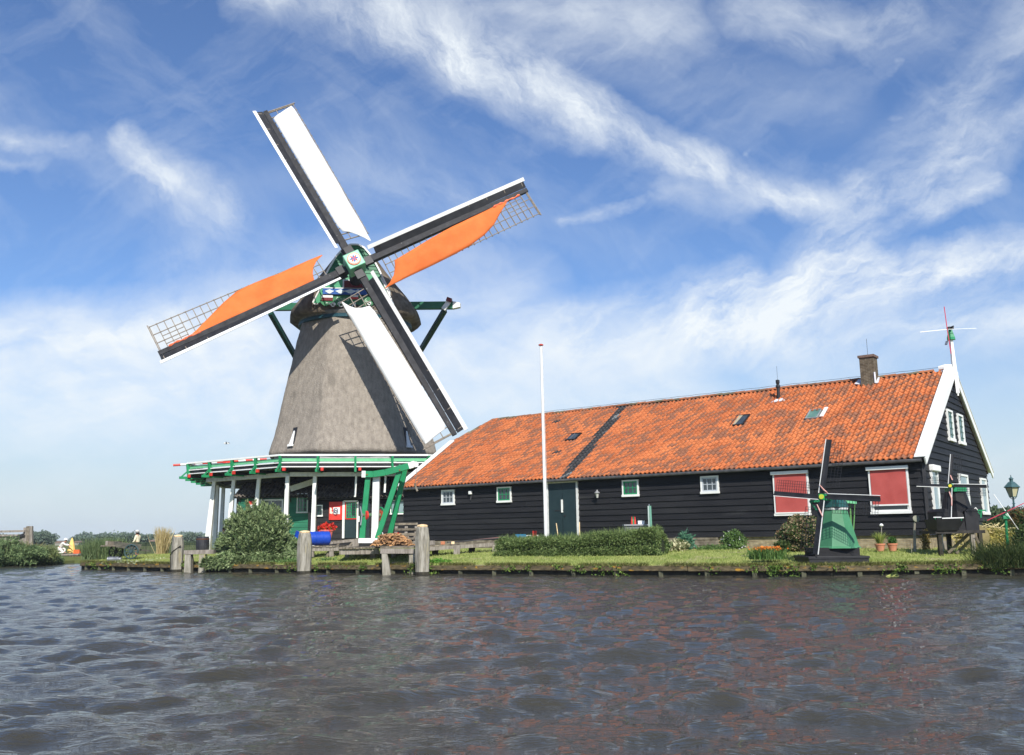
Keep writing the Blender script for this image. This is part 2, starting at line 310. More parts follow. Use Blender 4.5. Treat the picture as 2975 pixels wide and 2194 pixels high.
for s_ in (-1,1):
    b=MB(); b.prism([cp(s_*.55,SF+.42,15.6),cp(s_*1.45,SF+.42,15.5),cp(s_*2.15,SF+.42,14.0),cp(s_*1.9,SF+.42,13.95),cp(s_*1.0,SF+.42,14.75),cp(s_*.62,SF+.42,14.8)],nf*.06)
    b.build('wing_board',mat('sunny_green_paint',(.05,.27,.13),(.07,.34,.17),.5,2),front,'W')
b=MB()
for s_ in (-1,1): b=MB(); b.tube([cp(s_*1.48,SF+.5,15.5),cp(s_*2.2,SF+.5,14.0),cp(s_*2.1,SF+.5,13.9),cp(s_*1.92,SF+.5,13.94)],.045); b.build('wing_edge',W_PAINT,front,'W')
b=MB(); P0=fp(998,814,SF+.5); P1=fp(1052,838,SF+.5); s_=SF+.5
def ploc(px,py,s): P=fp(px,py,s)-TC; return float(P@rt),float(P[2])
def rect(px0,py0,px1,py1,s,th,name,m,parent):
    x0,z1=ploc(px0,py0,s); x1,z0=ploc(px1,py1,s); b=MB(); b.hexa([cp(x0,s,z0),cp(x1,s,z0),cp(x1,s+th,z0),cp(x0,s+th,z0),cp(x0,s,z1),cp(x1,s,z1),cp(x1,s+th,z1),cp(x0,s+th,z1)])
    return b.build(name,m,parent,'W')
rect(996,813,1062,840,SF+.46,.06,'hatch_frame',GREY_PAINT,mill); rect(1000,816,1058,837,SF+.54,.05,'hatch',DKRED,mill)
bl=rect(938,839,1086,858,SF+.60,.08,'painted_band',BLUE,mill)
b=MB(); x0,z0=ploc(938,848,SF+.69)
rr=random.Random(3)
for px,w in ((957,.22),(989,.24),(1018,.30),(1040,.12),(1075,.12)):
    x,z=ploc(px,847,SF+.69); pts=[cp(x+w*math.cos(t)*(1+.25*math.sin(3*t)),SF+.685,z+.10*math.sin(t)*(1+.3*math.cos(4*t))) for t in np.linspace(0,2*PI,14)[:-1]]
    b=MB(); b.prism(pts,nf*.02); b.build('painted_cloud',mat('faded_white',(.6,.68,.72),None,.6),bl,'W')
rect(936,836,1000,839.5,SF+.62,.07,'band_strip',W_PAINT,mill)
# beard board with flags, lettering and scrolls
x0,z1=ploc(930,858,SF+.55); x1,z0=ploc(1088,886,SF+.55); b=MB()
pts=[(x0,z1),(x1,z1),(x1,z0+.12)]+[(x0+(x1-x0)*t,z0+.08*math.cos(t*9*PI)-.05) for t in np.linspace(.95,.05,17)]+[(x0,z0+.12)]
b.prism([cp(p[0],SF+.5,p[1]) for p in pts],nf*.06); beard=b.build('beard_board',mat('shaded_beard_green',(.02,.13,.05),(.04,.2,.08),.5,3),mill,'W')  # green darkened to carry the shade at the cap front
for (a0_,b0_,a1_,b1_) in ((935,856.5,967,874),(1018,857,1041,870)):
    mid=(b0_+b1_)/2; fl=rect(a0_,b0_,a1_,mid,SF+.58,.035,'flag_white',W_PAINT,beard); rect(a0_,mid,a1_,b1_,SF+.58,.035,'flag_red',DKRED if a0_<1000 else RED,beard)
def text(s,P,size,xa,ya,m,name,parent,ext=.008,space=1):
    cu=bpy.data.curves.new(name,'FONT'); cu.body=s; cu.size=size; cu.extrude=ext; cu.align_x='CENTER'; cu.align_y='CENTER'; cu.space_character=space
    o=bpy.data.objects.new(name+'_tmp',cu); COL.objects.link(o); bpy.context.view_layer.update(); dg=bpy.context.evaluated_depsgraph_get(); me=bpy.data.meshes.new_from_object(o.evaluated_get(dg)); bpy.data.objects.remove(o)
    xa=nrm(xa); ya=nrm(ya); na=np.cross(xa,ya); r=parent
    while r.parent: r=r.parent
    M=Matrix(((xa[0],ya[0],na[0],P[0]),(xa[1],ya[1],na[1],P[1]),(xa[2],ya[2],na[2],P[2]),(0,0,0,1))); Rw=Matrix.Translation(r.location)@Matrix.Rotation(r.rotation_euler.z,4,'Z')
    kk=KR.get(r.name,1.); S=Matrix.Translation(cC)@Matrix.Scale(kk,4)@Matrix.Translation(-Vector(cC)); me.transform(Rw.inverted()@S@M); me.materials.clear(); me.materials.append(m); o=bpy.data.objects.new(name,me); COL.objects.link(o); o.parent=parent; return o
LET=mat('faded_lettering',(.42,.55,.42),None,.6)
text('Anno',fp(994,869,SF+.575),.34,rt,V(0,0,1),LET,'lettering',beard); text('16',fp(1059,873,SF+.575),.32,rt,V(0,0,1),LET,'lettering',beard)
b=MB()
def spiral(c,r,sgn,turns=1.35):
    return [c+rt*(sgn*r*(1-t*.62)*math.cos(t*turns*2*PI))+V(0,0,1)*r*(1-t*.62)*math.sin(t*turns*2*PI) for t in np.linspace(0,1,18)]
for px,py,r,sg in ((968,886,.13,1),(990,885,.17,-1),(1072,882,.12,-1)):
    b=MB(); b.tube(spiral(fp(px,py,SF+.66),r,sg),.032,5); b.build('scroll',W_PAINT,beard,'W')
b=MB(); b.tube([fp(948,880,SF+.66),fp(958,883,SF+.66),fp(963,888,SF+.66)],.03,5); b.build('scroll',W_PAINT,beard,'W')
for dx in (0,14): b=MB(); b.tube([fp(1023+dx*.6,892,SF+.66),fp(1026+dx*.4,884,SF+.66),fp(1028+dx*.25,878,SF+.66)],.035,5); b.build('scroll',W_PAINT,beard,'W')
rect(1014,932,1048,974,2.75,.05,'storm_board',DKGREEN,mill); rect(1014,930,1017,975,2.82,.03,'board_edge',W_PAINT,mill); rect(1014,972,1050,976,2.82,.03,'board_edge',W_PAINT,mill)
# tail beams and braces
b=MB(); e=V(-3.35,51.3,14.45); w_=V(-14.3,52.6,14.85)
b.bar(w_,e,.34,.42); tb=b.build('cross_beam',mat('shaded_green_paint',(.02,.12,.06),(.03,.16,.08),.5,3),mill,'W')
b=MB(); b.bar(e,e+nrm(e-w_)*.42,.345,.43,h2=.25); b.build('beam_tip',W_PAINT,tb,'W')
b=MB(); b.bar(at(1288,900,51.1),at(1305,876,51.1),.28,.26); b.bar(at(1303,878,51.1),at(1307,868,51.1),.5,.3,mi=1); b.build('upright_stub',[GREY_PAINT,DKRED],tb,'W')
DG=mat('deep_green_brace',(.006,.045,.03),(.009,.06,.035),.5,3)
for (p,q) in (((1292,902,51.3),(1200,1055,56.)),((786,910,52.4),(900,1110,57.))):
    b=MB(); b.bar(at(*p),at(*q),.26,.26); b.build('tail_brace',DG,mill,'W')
# ---- sails
shaft=MB(); shaft.cyl(hub-sn*4.4,hub+sn*.2,.36,.33,16); shaft.build('windshaft',BLACK,mill,'W')
s1=nrm(rt*math.cos(sa)+su*math.sin(sa)); s2=nrm(rt*math.cos(sa-PI/2)+su*math.sin(sa-PI/2))
b=MB(); b.box(hub+sn*.18,(.92,.92,.98),(s1,s2,sn)); poll=b.build('shaft_head',mat('mint_paint',(.16,.45,.27),(.2,.52,.33),.4,3),mill,'W',bevel=.05)
fc=hub+sn*.70
b=MB(); b.lathe(fc-sn*.03,[(.36,0),(.36,.05),(.30,.05)],28,ax=sn); b.build('star_rim',mat('salmon_paint',(.75,.25,.15),None,.5),poll,'W')
b=MB(); b.lathe(fc+sn*.02,[(.30,0),(.30,.025)],28,ax=sn); b.build('star_disc',mat('cream_paint',(.8,.78,.62),None,.5),poll,'W')
b=MB()
for k in range(8):
    a=k*PI/4+.2; d=s1*math.cos(a)+s2*math.sin(a); e_=s1*-math.sin(a)+s2*math.cos(a); q=fc+sn*.05
    b.prism([q,q+d*.13+e_*.05,q+d*.27,q+d*.13-e_*.05],sn*.012,mi=k%2)
b.build('star',[BLUE,RED],poll,'W')
def sail(v,w,kind,off):
    """v radial, w lateral (lattice side)"""
    tw=lambda r: rad(3+13*max(0,1-r/11)**1.2)
    def Q(r,lat,nn=0):
        t=tw(r); return hub+sn*off+v*r+(w*math.cos(t)-sn*math.sin(t))*lat+(sn*math.cos(t)+w*math.sin(t))*nn
    b=MB(); b.bar(Q(.25,0),Q(10.95,0),.38,.34,sn,w2=.24,h2=.18); st=b.build('sail',STOCK,mill,'W'); st['label']={'w':'sail with white cloth over its lattice','o':'sail with a half-furled orange cloth'}[kind[0]]
    b=MB(); b.bar(Q(.55,.02,.2),Q(1.0,.02,.17),.46,.12,sn); b.bar(Q(.55,-.0,-.2),Q(1.1,0,-.17),.46,.12,sn); b.build('clamp',BLACK,st,'W')
    b=MB(); n_=9
    for i in range(n_):
        r0_=1.35+i*(9.6/n_); r1_=r0_+9.6/n_-.002; g0=.10-.004*r0_; g1=.10-.004*r1_; k0=.28-.009*r0_; k1=.28-.009*r1_; b.hexa([Q(r0_,-.16,g0),Q(r0_,-.52,k0),Q(r0_,-.52,k0+.03),Q(r0_,-.16,g0+.03),Q(r1_,-.16,g1),Q(r1_,-.52,k1),Q(r1_,-.52,k1+.03),Q(r1_,-.16,g1+.03)])
    b.build('wind_board',BLACK,st,'W')
    b=MB(); r0_,r1_=1.05,11.05
    for i in range(n_):
        a_=r0_+i*(r1_-r0_)/n_; c_=a_+(r1_-r0_)/n_-.0015; k0=.28-.009*a_; k1=.28-.009*c_; b.hexa([Q(a_,-.505,k0),Q(a_,-.70,k0+.07),Q(a_,-.70,k0+.105),Q(a_,-.505,k0+.035),Q(c_,-.505,k1),Q(c_,-.70,k1+.07),Q(c_,-.70,k1+.105),Q(c_,-.505,k1+.035)])
    b.build('board_edge',W_PAINT,st,'W')
    b=MB(); rs=list(np.arange(1.55,10.85,.385))
    for r in rs: b.bar(Q(r,-.12),Q(r,1.68),.045,.06,sn)
    for lat in (.58,1.1,1.62): 
        for a_,c_ in zip(rs[:-1],rs[1:]): b.bar(Q(a_,lat,.04),Q(c_,lat,.04),.04,.035,sn)
    for lat in (.34,.84): 
        for a_,c_ in zip(rs[-5:-2],rs[-4:-1]): b.bar(Q(a_,lat,.04),Q(c_,lat,.04),.035,.03,sn)
    for r in rs[::3]: b.bar(Q(r,-.12,.02),Q(r,-.5,.22),.04,.05,sn)
    b.bar(Q(10.85,.05,.02),Q(10.85,1.75,.02),.05,.07,sn); b.build('lattice',LATT,st,'W')
    K={'w1':([1.0,1.3,1.6,1.85,2.05,2.5,6,10.3,10.45,10.6,10.72],[1.48,1.28,1.0,.68,.34,.24,.19,.19,.5,1.1,1.42],[1.54,1.55,1.56,1.57,1.58,1.58,1.58,1.56,1.55,1.52,1.5]),
       'w2':([1.6,2.0,2.3,2.48,2.58,3,6,10.25,10.45,10.65],[1.55,1.36,1.12,.8,.42,.34,.24,.16,.3,1.35],[1.6,1.62,1.62,1.62,1.62,1.62,1.6,1.56,1.55,1.52]),
       'o1':([.85,1.3,1.7,1.95,2.1,4,5.3,6.3,7.3,8.1,8.8,9.5],[1.76,1.58,1.28,.92,.58,.36,.23,.16,.13,.12,.12,.12],[1.76,1.74,1.74,1.74,1.73,1.72,1.70,1.62,1.42,1.1,.62,.2]),
       'o2':([1.15,1.6,1.95,2.15,2.28,4,5.3,6.1,7.0,8.0,8.8,9.3],[1.62,1.4,1.05,.65,.18,.12,.12,.12,.12,.12,.12,.12],[1.68,1.68,1.67,1.66,1.65,1.63,1.6,1.56,1.2,.72,.32,.14])}[kind]
    R_=np.concatenate([np.linspace(K[0][i],K[0][i+1],4 if i<4 else 8,endpoint=False) for i in range(len(K[0])-1)]+[[K[0][-1]]]); nl=9; vs=[]
    for r in R_:
        a_=np.interp(r,K[0],K[1]); c_=np.interp(r,K[0],K[2])
        for j in range(nl):
            t=j/(nl-1); lat=a_+(c_-a_)*t; vs.append(Q(r,lat,.075+.05*math.sin(t*PI)*min(1,(c_-a_))+.055*mnoise.noise(Vector((r*.7+lat*.6,lat*1.6-r*.3,len(kind)+off)))))
    b=MB(); b.add(vs,[(i*nl+j,i*nl+j+1,(i+1)*nl+j+1,(i+1)*nl+j) for i in range(len(R_)-1) for j in range(nl-1)])
    c=b.build('sail_cloth',SAILW if kind[0]=='w' else SAILO,st,'W',smooth=True); c.modifiers.new('thick','SOLIDIFY').thickness=.012
    if kind[0]=='o':
        b=MB(); b.tube([Q(r,.14+.02*math.sin(r*9),.11) for r in np.linspace(8.6,10.35,16)],[.05+.025*math.sin(i*1.9) for i in range(16)],6); b.build('furled_cloth',mat('furled_orange',(.75,.12,.04),(.85,.25,.12),.8,9),st,'W')
sail(s1,s2 if True else -s2,'w1',.16)
sail(-s1,-s2 if False else V(*(-(s2))),'w2',.16)
sail(s2,-s1,'o1',-.18)
sail(-s2,s1,'o2',-.18)
# ---- gallery
def op(R,z,t,a0=OA):            # point on octagon outline, t in sides
    k=math.floor(t); f=t-k; return octp(R,z,k,a0)*(1-f)+octp(R,z,k+1,a0)*f
def seg8(R,z,w,h,name,m,sides=range(-4,4),up=(0,0,1),parent=mill):
    b=MB()
    for k in sides: b.bar(octp(R,z,k),octp(R,z,k+1),w,h,up)
    return b.build(name,m,parent,'W')
b=MB(); Rin=4.55
nr=15
for k in range(8):
    for j in range(nr):
        a_=Rin+j*(9.0-Rin)/nr; c_=a_+(9.0-Rin)/nr-.02
        b.hexa([octp(a_,4.54,k),octp(c_,4.54,k),octp(c_,4.54,k+1),octp(a_,4.54,k+1),octp(a_,4.58,k),octp(c_,4.58,k),octp(c_,4.58,k+1),octp(a_,4.58,k+1)])
b.build('gallery_deck',mat('tarred_deck',(.02,.02,.018),(.05,.048,.04),.8,5),mill,'W')
b=MB()
for i in range(32): b.bar(op(4.7,4.46,i/4),op(9.14,4.46,i/4),.12,.14)
b.build('joists',BLACK,mill,'W')
seg8(9.1,5.15,.2,.085,'top_rail',W_PAINT); seg8(9.04,4.93,.05,.15,'middle_rail',LTGREEN); seg8(9.04,4.69,.04,.16,'kick_board',BLACK); seg8(9.1,4.79,.05,.045,'lower_rail',W_PAINT); seg8(9.1,4.60,.05,.04,'foot_rail',W_PAINT)
for i in range(-16,16):
    t=i/4; o_=nrm(op(9,0,t)-TC); b=MB()
    b.bar(op(9.16,5.12,t),op(9.02,4.42,t),.10,.16,o_,h2=.26); b.bar(op(8.35,4.40,t),op(9.55,4.40,t),.10,.13); b.bar(op(9.45,4.44,t),op(9.02,4.86,t),.07,.07)
    b.build('railing_bracket',GREEN,mill,'W')
b=MB()
for i in range(-16,16): t=i/4+.03; b.bar(op(9.14,4.48,t),op(9.26,4.48,t),.13,.15)
b.build('joist_ends',RED,mill,'W')
seg8(8.1,4.30,.2,.2,'ring_beam',GREY_PAINT)
def on_beam(px,k):              # where px falls on beam side k at post height
    a_,c_=octp(8.1,3,k),octp(8.1,3,k+1); d=ray(px,1450); A=np.array([[c_[0]-a_[0],-d[0]],[c_[1]-a_[1],-d[1]]]); s=np.linalg.solve(A,V(-a_[0],-a_[1])); return a_+(c_-a_)*s[0]
for px,k,zb in ((834,0,.7),(914,0,.9),(751,-1,.75),(678,-1,.75),(621,-1,.75),(631,-2,.8),(648,-2,.8),(1034,0,3.2),(1120,0,3.4)):
    P=on_beam(px,k); b=MB(); w1=.17 if zb<3 else .09; w0=.21 if zb<3 else .09
    if px in (621,): w0=.3
    b.bar(V(P[0]-(.22 if px in(621,678,751) else .04),P[1],zb),V(P[0],P[1],4.22),w0,w0,(0,1,0),w2=w1,h2=w1); b.build('gallery_post',W_PAINT if zb<3 or True else 0,mill,'W')
pole=thing('striped_pole','long red and white banded pole lying along the gallery railing','pole',at(640,1350,50.3))
b=MB(); A=at(503,1352,49.2); B=at(775,1334,50.6); n_=13
for i in range(n_): b.cyl(A+(B-A)*i/n_,A+(B-A)*(i+1)/n_,.062,n=10,mi=(i%2)*1)
b.build('banded_shaft',[RED,W_PAINT],pole,'W')
b=MB(); bx=thing('red_box','small red box fixed to the left gallery railing','box',at(663,1345,48.)); b.box(at(664,1344,48.),(.55,.12,.26)); b.build('case',RED,bx,'W',bevel=.01); b=MB(); b.box(at(668,1347,47.9),(.36,.03,.08)); b.build('panel',W_PAINT,bx,'W')
KCUR=1.0
# ================================================================ THE WAREHOUSE
th=rad(53.065); L=V(-math.sin(th),math.cos(th),0); G=V(math.cos(th),math.sin(th),0)
pc=at(2699,1556,31.); A0=V(pc[0],pc[1],0)
def W(u,g,z): return A0+L*u+G*g+V(0,0,z)
UP=V(0,0,1); NW=-G; NG=-L
wh=thing('warehouse','long black boarded warehouse with an orange pantile roof and white bargeboards','warehouse',W(0,0,.6))
E0=W(0,-.25,3.62); A1=W(0,5.94,7.5); SL=nrm(A1-E0); NR=nrm(np.cross(SL,L)); NR=NR if NR[2]>0 else -NR; SLEN=np.linalg.norm(A1-E0)
def RF(u,s,h=0): return E0+L*u+SL*s+NR*(h+.035*mnoise.noise(Vector((u*.35,s*.45,1.3)))-.05*math.sin(PI*min(max(u/24.3,0),1))*s/7)
def roofat(px,py):
    P=onpl(px,py,E0,NR)-E0; return float(P@L),float(P@SL)
LEN=24.3
zr=lambda g: 3.62+(g+.25)*(7.5-3.62)/6.19 if g<5.94 else 3.62+(12.13-g)*(7.5-3.62)/6.19
# long wall boards
b=MB(); z=1.07; bh=.242; r2=random.Random(5)
def board(b,P,Q,z0,z1,n,lap=.03,zz0=0,zz1=0):
    b.hexa([P+n*.0+UP*z0,Q+n*.0+UP*z0,Q+n*lap+UP*z0,P+n*lap+UP*z0,P+UP*z1,Q+UP*z1,Q+n*.008+UP*z1,P+n*.008+UP*z1])
while z<3.6:
    u=0.
    while u<LEN:
        u1=min(LEN,u+3.2+r2.random()*3)
        if LEN-u1<1: u1=LEN
        dz=.004*r2.random(); board(b,W(u+.003,0,0),W(u1-.003,0,0),z+dz,min(z+bh+.02,3.66),NW,.048+.010*r2.random()); u=u1
    z+=bh
b.build('long_wall',BLACK_BOARD,wh,'W')
b=MB(); z=1.07
while z<7.3:
    g0=max(.0,(z-3.62)*6.19/3.88-.1) if z>3.6 else 0.; g1=11.4-g0*.985 if z>3.6 else 11.4; zt=z+bh+.02
    g0t=max(.0,(zt-3.62)*6.19/3.88-.1) if zt>3.6 else 0.; g1t=11.4-g0t*.985
    if g1-g0<.3: break
    g1t=max(g1t,g0t+.05); n=NG*1.; f=.048+.010*r2.random()
    b.hexa([W(0,g0,z),W(0,g1,z),W(-f,g1,z),W(-f,g0,z),W(0,g0t,zt),W(0,g1t,zt),W(-.008,g1t,zt),W(-.008,g0t,zt)]); z+=bh
b.build('gable_wall',BLACK_BOARD,wh,'W')
b=MB(); b.add([W(LEN,0,.6),W(LEN,11.4,.6),W(LEN,11.4,3.6),W(LEN,0,3.6),W(LEN,7.7,6.1),W(LEN,3.7,6.1)],[(0,1,2,4,5,3)]); b.add([W(0,11.4,.6),W(LEN,11.4,.6),W(LEN,11.4,3.6),W(0,11.4,3.6)],[(0,1,2,3)]); b.build('rear_walls',BLACK_BOARD,wh,'W')
b=MB(); b.bar(W(-.02,-.03,1.05),W(-.02,-.03,3.6),.12,.05,(0,0,1)); b.build('corner_board',BLACK,wh,'W')
# plinth: brick on the right, old timber in the middle
def uvquad(b,P,Q,z0,z1,ulen): 
    b.add([P+UP*z0,Q+UP*z0,Q+UP*z1,P+UP*z1],[(0,1,2,3)]); b.uv=(b.uv or [])+[(0,0),(ulen,0),(ulen,z1-z0),(0,z1-z0)]
b=MB(); uvquad(b,W(0,.03,0),W(7.6,.03,0),.3,1.075,7.6); uvquad(b,W(.03,0,0),W(.03,11.4,0),.3,1.075,11.4); b.build('brick_plinth',BRICK,wh,'W',fixn=False)
b=MB()
for i in range(4): b.bar(W(7.6,.04-.02*(i%2),.72+i*.105),W(24.2,.04-.03*((i+1)%2),.72+i*.105-.02*i),.14,.10)
b.build('timber_plinth',DECKW,wh,'W')
# gutter and fascia
b=MB(); pts=[W(u,-.30,3.575) for u in np.linspace(-.05,LEN+.1,30)]; b.tube([p+UP*.0 for p in pts],.065,8); b.build('gutter',mat('zinc_gutter',(.045,.045,.048),(.09,.09,.09),.6,4),wh,'W')
b=MB(); b.bar(W(0,-.14,3.62),W(LEN,-.14,3.62),.22,.05); b.build('soffit',BLACK,wh,'W')
# pantiles: every tile its own island
def hipu(s): # right limit handled by verge, left limit by half hip
    s6=(3.81+.25)/6.19*SLEN; return LEN+.12 if s<s6 else LEN+.12-(s-s6)/(SLEN-s6)*1.15
TW=.203; TH=.252; PR=[(0,.034),(.12,.066),(.28,.074),(.42,.044),(.58,.006),(.76,-.006),(.92,.012),(1.03,.028)]
def tiles(fn,u0,u1,smax,limit,pick,names,mats,parent,seed=1,skip=None):
    r=np.random.default_rng(seed); nu=int((u1-u0)/TW)+1; nv=int(smax/TH)+1; out=[[] for _ in mats]; fcs=[[] for _ in mats]
    for j in range(nv):
        s0=j*TH; s1_=min(s0+TH*1.18,smax)
        if s1_-s0<.08: continue
        for i in range(nu):
            u=u0+i*TW
            if u+TW*.6>limit(s0+TH*.5): continue
            if skip and skip(u+TW/2,s0+TH/2): continue
            mi=pick(u,s0,r); o=len(out[mi]); ju=r.normal()*.004; js=r.normal()*.006; jh=r.normal()*.003; ry=r.normal()*.006
            for f,h in PR: out[mi].append(fn(u+f*TW+ju,s0+js,h+.052+jh+ry*f))
            for f,h in PR: out[mi].append(fn(u+f*TW+ju,s1_+js,h+.012+jh))
            for f,h in PR: out[mi].append(fn(u+f*TW+ju,s0+js+.004,h+.052-.040+jh))
            n=len(PR)
            for k in range(n-1): fcs[mi]+=[(o+k+1,o+k,o+n+k,o+n+k+1),(o+2*n+k+1,o+2*n+k,o+k,o+k+1)]
            fcs[mi]+=[(o,o+2*n,o+2*n,o+n)] if False else []
    obs=[]; kk=KR.get(parent.name,1.)
    for nm,m,vs,fs in zip(names,mats,out,fcs):
        if vs: obs.append(fastmesh(nm,cC+(np.array(vs)-cC)*kk-np.array(parent.location),np.array(fs),m,parent))
    return obs
TILE=mat('orange_pantile',(.46,.136,.051),(.56,.184,.068),.85,.5,spec=.12,c3=(.24,.105,.062),c3scale=.9,c3at=.93,c3isl=.72,bump=.15,bscale=40,bdist=.01,island=((0,(.72,.74,.8)),(.15,(.85,.86,.9)),(.5,(1.0,1.0,1.0)),(1,(1.1,1.1,1.08))))
TILEB=mat('black_pantile',(.022,.022,.024),(.04,.04,.042),.6,4,spec=.3,island=((0,(.7,.7,.7)),(.9,(1.1,1.1,1.1)),(.93,(4.5,4.8,4.6)),(1,(5.5,6,5.6))))
st_l,st_r=15.1,14.35
DK=[18.42,16.4]
def pick(u,s,r):
    if abs(u+.1-(14.5+.5*s/SLEN))<.27 and s<SLEN-.1: return 1
    for a_,c_ in ((18.42,5.05),(16.4,2.1)):
        if abs(u+.1-a_)<.16 and abs(s+.1-c_*SLEN/6.0)<.16: return DK.index(a_)+2
    return 0
sky=[('skylight','small dark roof light low on the far tiles',[(1655,1262),(1680,1263),(1672,1278),(1641,1279)],0),('skylight','dark roof light with a sand coloured side',[(2141,1210),(2176,1208),(2161,1237),(2126,1236)],1),('skylight','open roof light with pale green glass and a white flap',[(2352,1195),(2390,1193),(2378,1218),(2340,1218)],2)]
skr=[]
for nm,lb,p,k in sky:
    q=[roofat(*t) for t in p]; us=[t[0] for t in q]; ss=[t[1] for t in q]; skr.append((min(us)+.05,max(us)-.05,min(ss),max(ss)))
def inskl(u,s): return any(a<u<b_ and c<s<d for a,b_,c,d in skr)
tiles(RF,.12,LEN+.2,SLEN-.03,hipu,pick,['tile_roof','black_tile_strip','dark_tile','dark_tile'],[TILE,TILEB,TILEB,TILEB],wh,skip=inskl)
b=MB(); s6=(3.81+.25)/6.19*SLEN; b.add([RF(.02,0,-.1),RF(LEN+.1,0,-.1),RF(LEN+.1,s6,-.1),RF(LEN-1.0,SLEN,-.1),RF(.02,SLEN,-.1)],[(0,1,2,3,4)])
def RB(u,s): P=E0+L*u; return W(u,12.13,3.62)+(W(u,5.94,7.5)-W(u,12.13,3.62))*(s/SLEN)
b.add([RB(.02,0),RB(LEN+.1,0),RB(LEN+.1,s6),RB(LEN-1.0,SLEN),RB(.02,SLEN)],[(0,1,2,3,4)]); b.add([RF(LEN+.1,s6,-.02),RB(LEN+.1,s6),W(LEN-1.0,5.94,7.48)],[(0,1,2)]); b.build('roof_boarding',mat('under_roof',(.08,.03,.02),(.12,.05,.03),.9,3),wh,'W',fixn=False)
# ridge and hip tiles
b=MB(); rr=random.Random(2)
def ridgetiles(b,P,Q,step=.36):
    P=np.asarray(P);Q=np.asarray(Q); n=int(np.linalg.norm(Q-P)/step); d=nrm(Q-P); x=nrm(np.cross(d,UP)); y=np.cross(x,d)
    for i in range(n):
        a_=P+(Q-P)*i/n; c_=P+(Q-P)*(i+1.12)/n; jz=rr.uniform(-.012,.012); vs=[]
        for p,r in ((a_,.135),(c_,.115)):
            for k in range(7): t=PI*k/6; vs.append(p+x*math.cos(t)*r+y*(math.sin(t)*r*.8+jz-.02))
        b.add(vs,[(k,k+1,8+k,7+k) for k in range(6)]+[tuple(range(7)),tuple(range(7,14))])
ridgetiles(b,W(.6,5.94,7.52),W(LEN-1.05,5.94,7.52)); ridgetiles(b,W(LEN-1.0,5.94,7.5),W(LEN+.1,3.81,6.2)); ridgetiles(b,W(LEN-1.0,5.94,7.5),W(LEN+.1,8.07,6.2))
b.build('ridge_tiles',mat('mossy_ridge_tile',(.22,.10,.06),(.42,.16,.07),.85,2,c3=(.16,.14,.09),c3scale=1.2,c3at=.5,bump=.3,island=((0,(.7,.7,.7)),(1,(1.2,1.15,1.1)))),wh,'W')
b=MB(); b.tube([W(u,5.94,7.66+.012*math.sin(u*7)) for u in np.linspace(.4,20,40)],.008,4); b.build('lightning_wire',BLACK,wh,'W')
# bargeboards right gable
b=MB()
for (g0,g1) in ((-.28,5.94),(12.16,5.94)):
    P=W(-.13,g0,3.60 if g0<0 else 3.60); Q=W(-.13,5.94,7.52); d=nrm(Q-P); n=nrm(np.cross(d,L)); n=n if n[2]>0 else -n
    b.hexa([P-n*.20,P-n*.20-L*.045,P+n*.05-L*.045,P+n*.05,Q-n*.26,Q-n*.26-L*.045,Q+n*.05-L*.045,Q+n*.05])
bb=b.build('bargeboard',W_PAINT,wh,'W')
b=MB(); 
for gs in (1,-1):
    P=W(-.16,-.28,3.60) if gs==1 else W(-.16,12.16,3.60); Q=W(-.16,5.94,7.52); d=nrm(Q-P); n=nrm(np.cross(d,L)); n=n if n[2]>0 else -n
    P=P+n*.09; Q=Q+n*.09; b.hexa([P-L*.03,P+L*.34,P+L*.34+n*.03,P-L*.03+n*.03,Q-L*.03,Q+L*.34,Q+L*.34+n*.03,Q-L*.03+n*.03])
b.build('verge_board',W_PAINT,wh,'W')
b=MB(); P=W(LEN+.05,-.3,3.62); Q=W(LEN+.05,3.81,6.18); d=nrm(Q-P); n=nrm(np.cross(d,L)); n=n if n[2]>0 else -n; P+=n*.1; Q+=n*.1
b.hexa([P-L*.16,P+L*.16,P+L*.16+n*.05,P-L*.16+n*.05,Q-L*.16,Q+L*.16,Q+L*.16+n*.05,Q-L*.16+n*.05]); b.hexa([P+L*.12-n*.3,P+L*.16-n*.3,P+L*.16,P+L*.12,Q+L*.12-n*.3,Q+L*.16-n*.3,Q+L*.16,Q+L*.12]); b.build('bargeboard',W_PAINT,wh,'W')
b=MB(); b.bar(W(-.2,5.94,6.55),W(-.2,5.94,7.4),.13,.07,(0,0,1),w2=.16); b.bar(W(-.2,5.94,6.45),W(-.2,5.94,6.58),.05,.07); b.bar(W(-.16,5.94,7.3),W(-.16,5.94,8.72),0.16,.16,w2=.09,h2=.09); b.build('finial',W_PAINT,wh,'W')
b=MB(); b.tube([W(-.1,5.94,7.62),W(.15,5.94,7.64),W(.4,5.94,7.62)],[.12,.13,.1],8); b.build('ridge_end',W_PAINT,wh,'W')
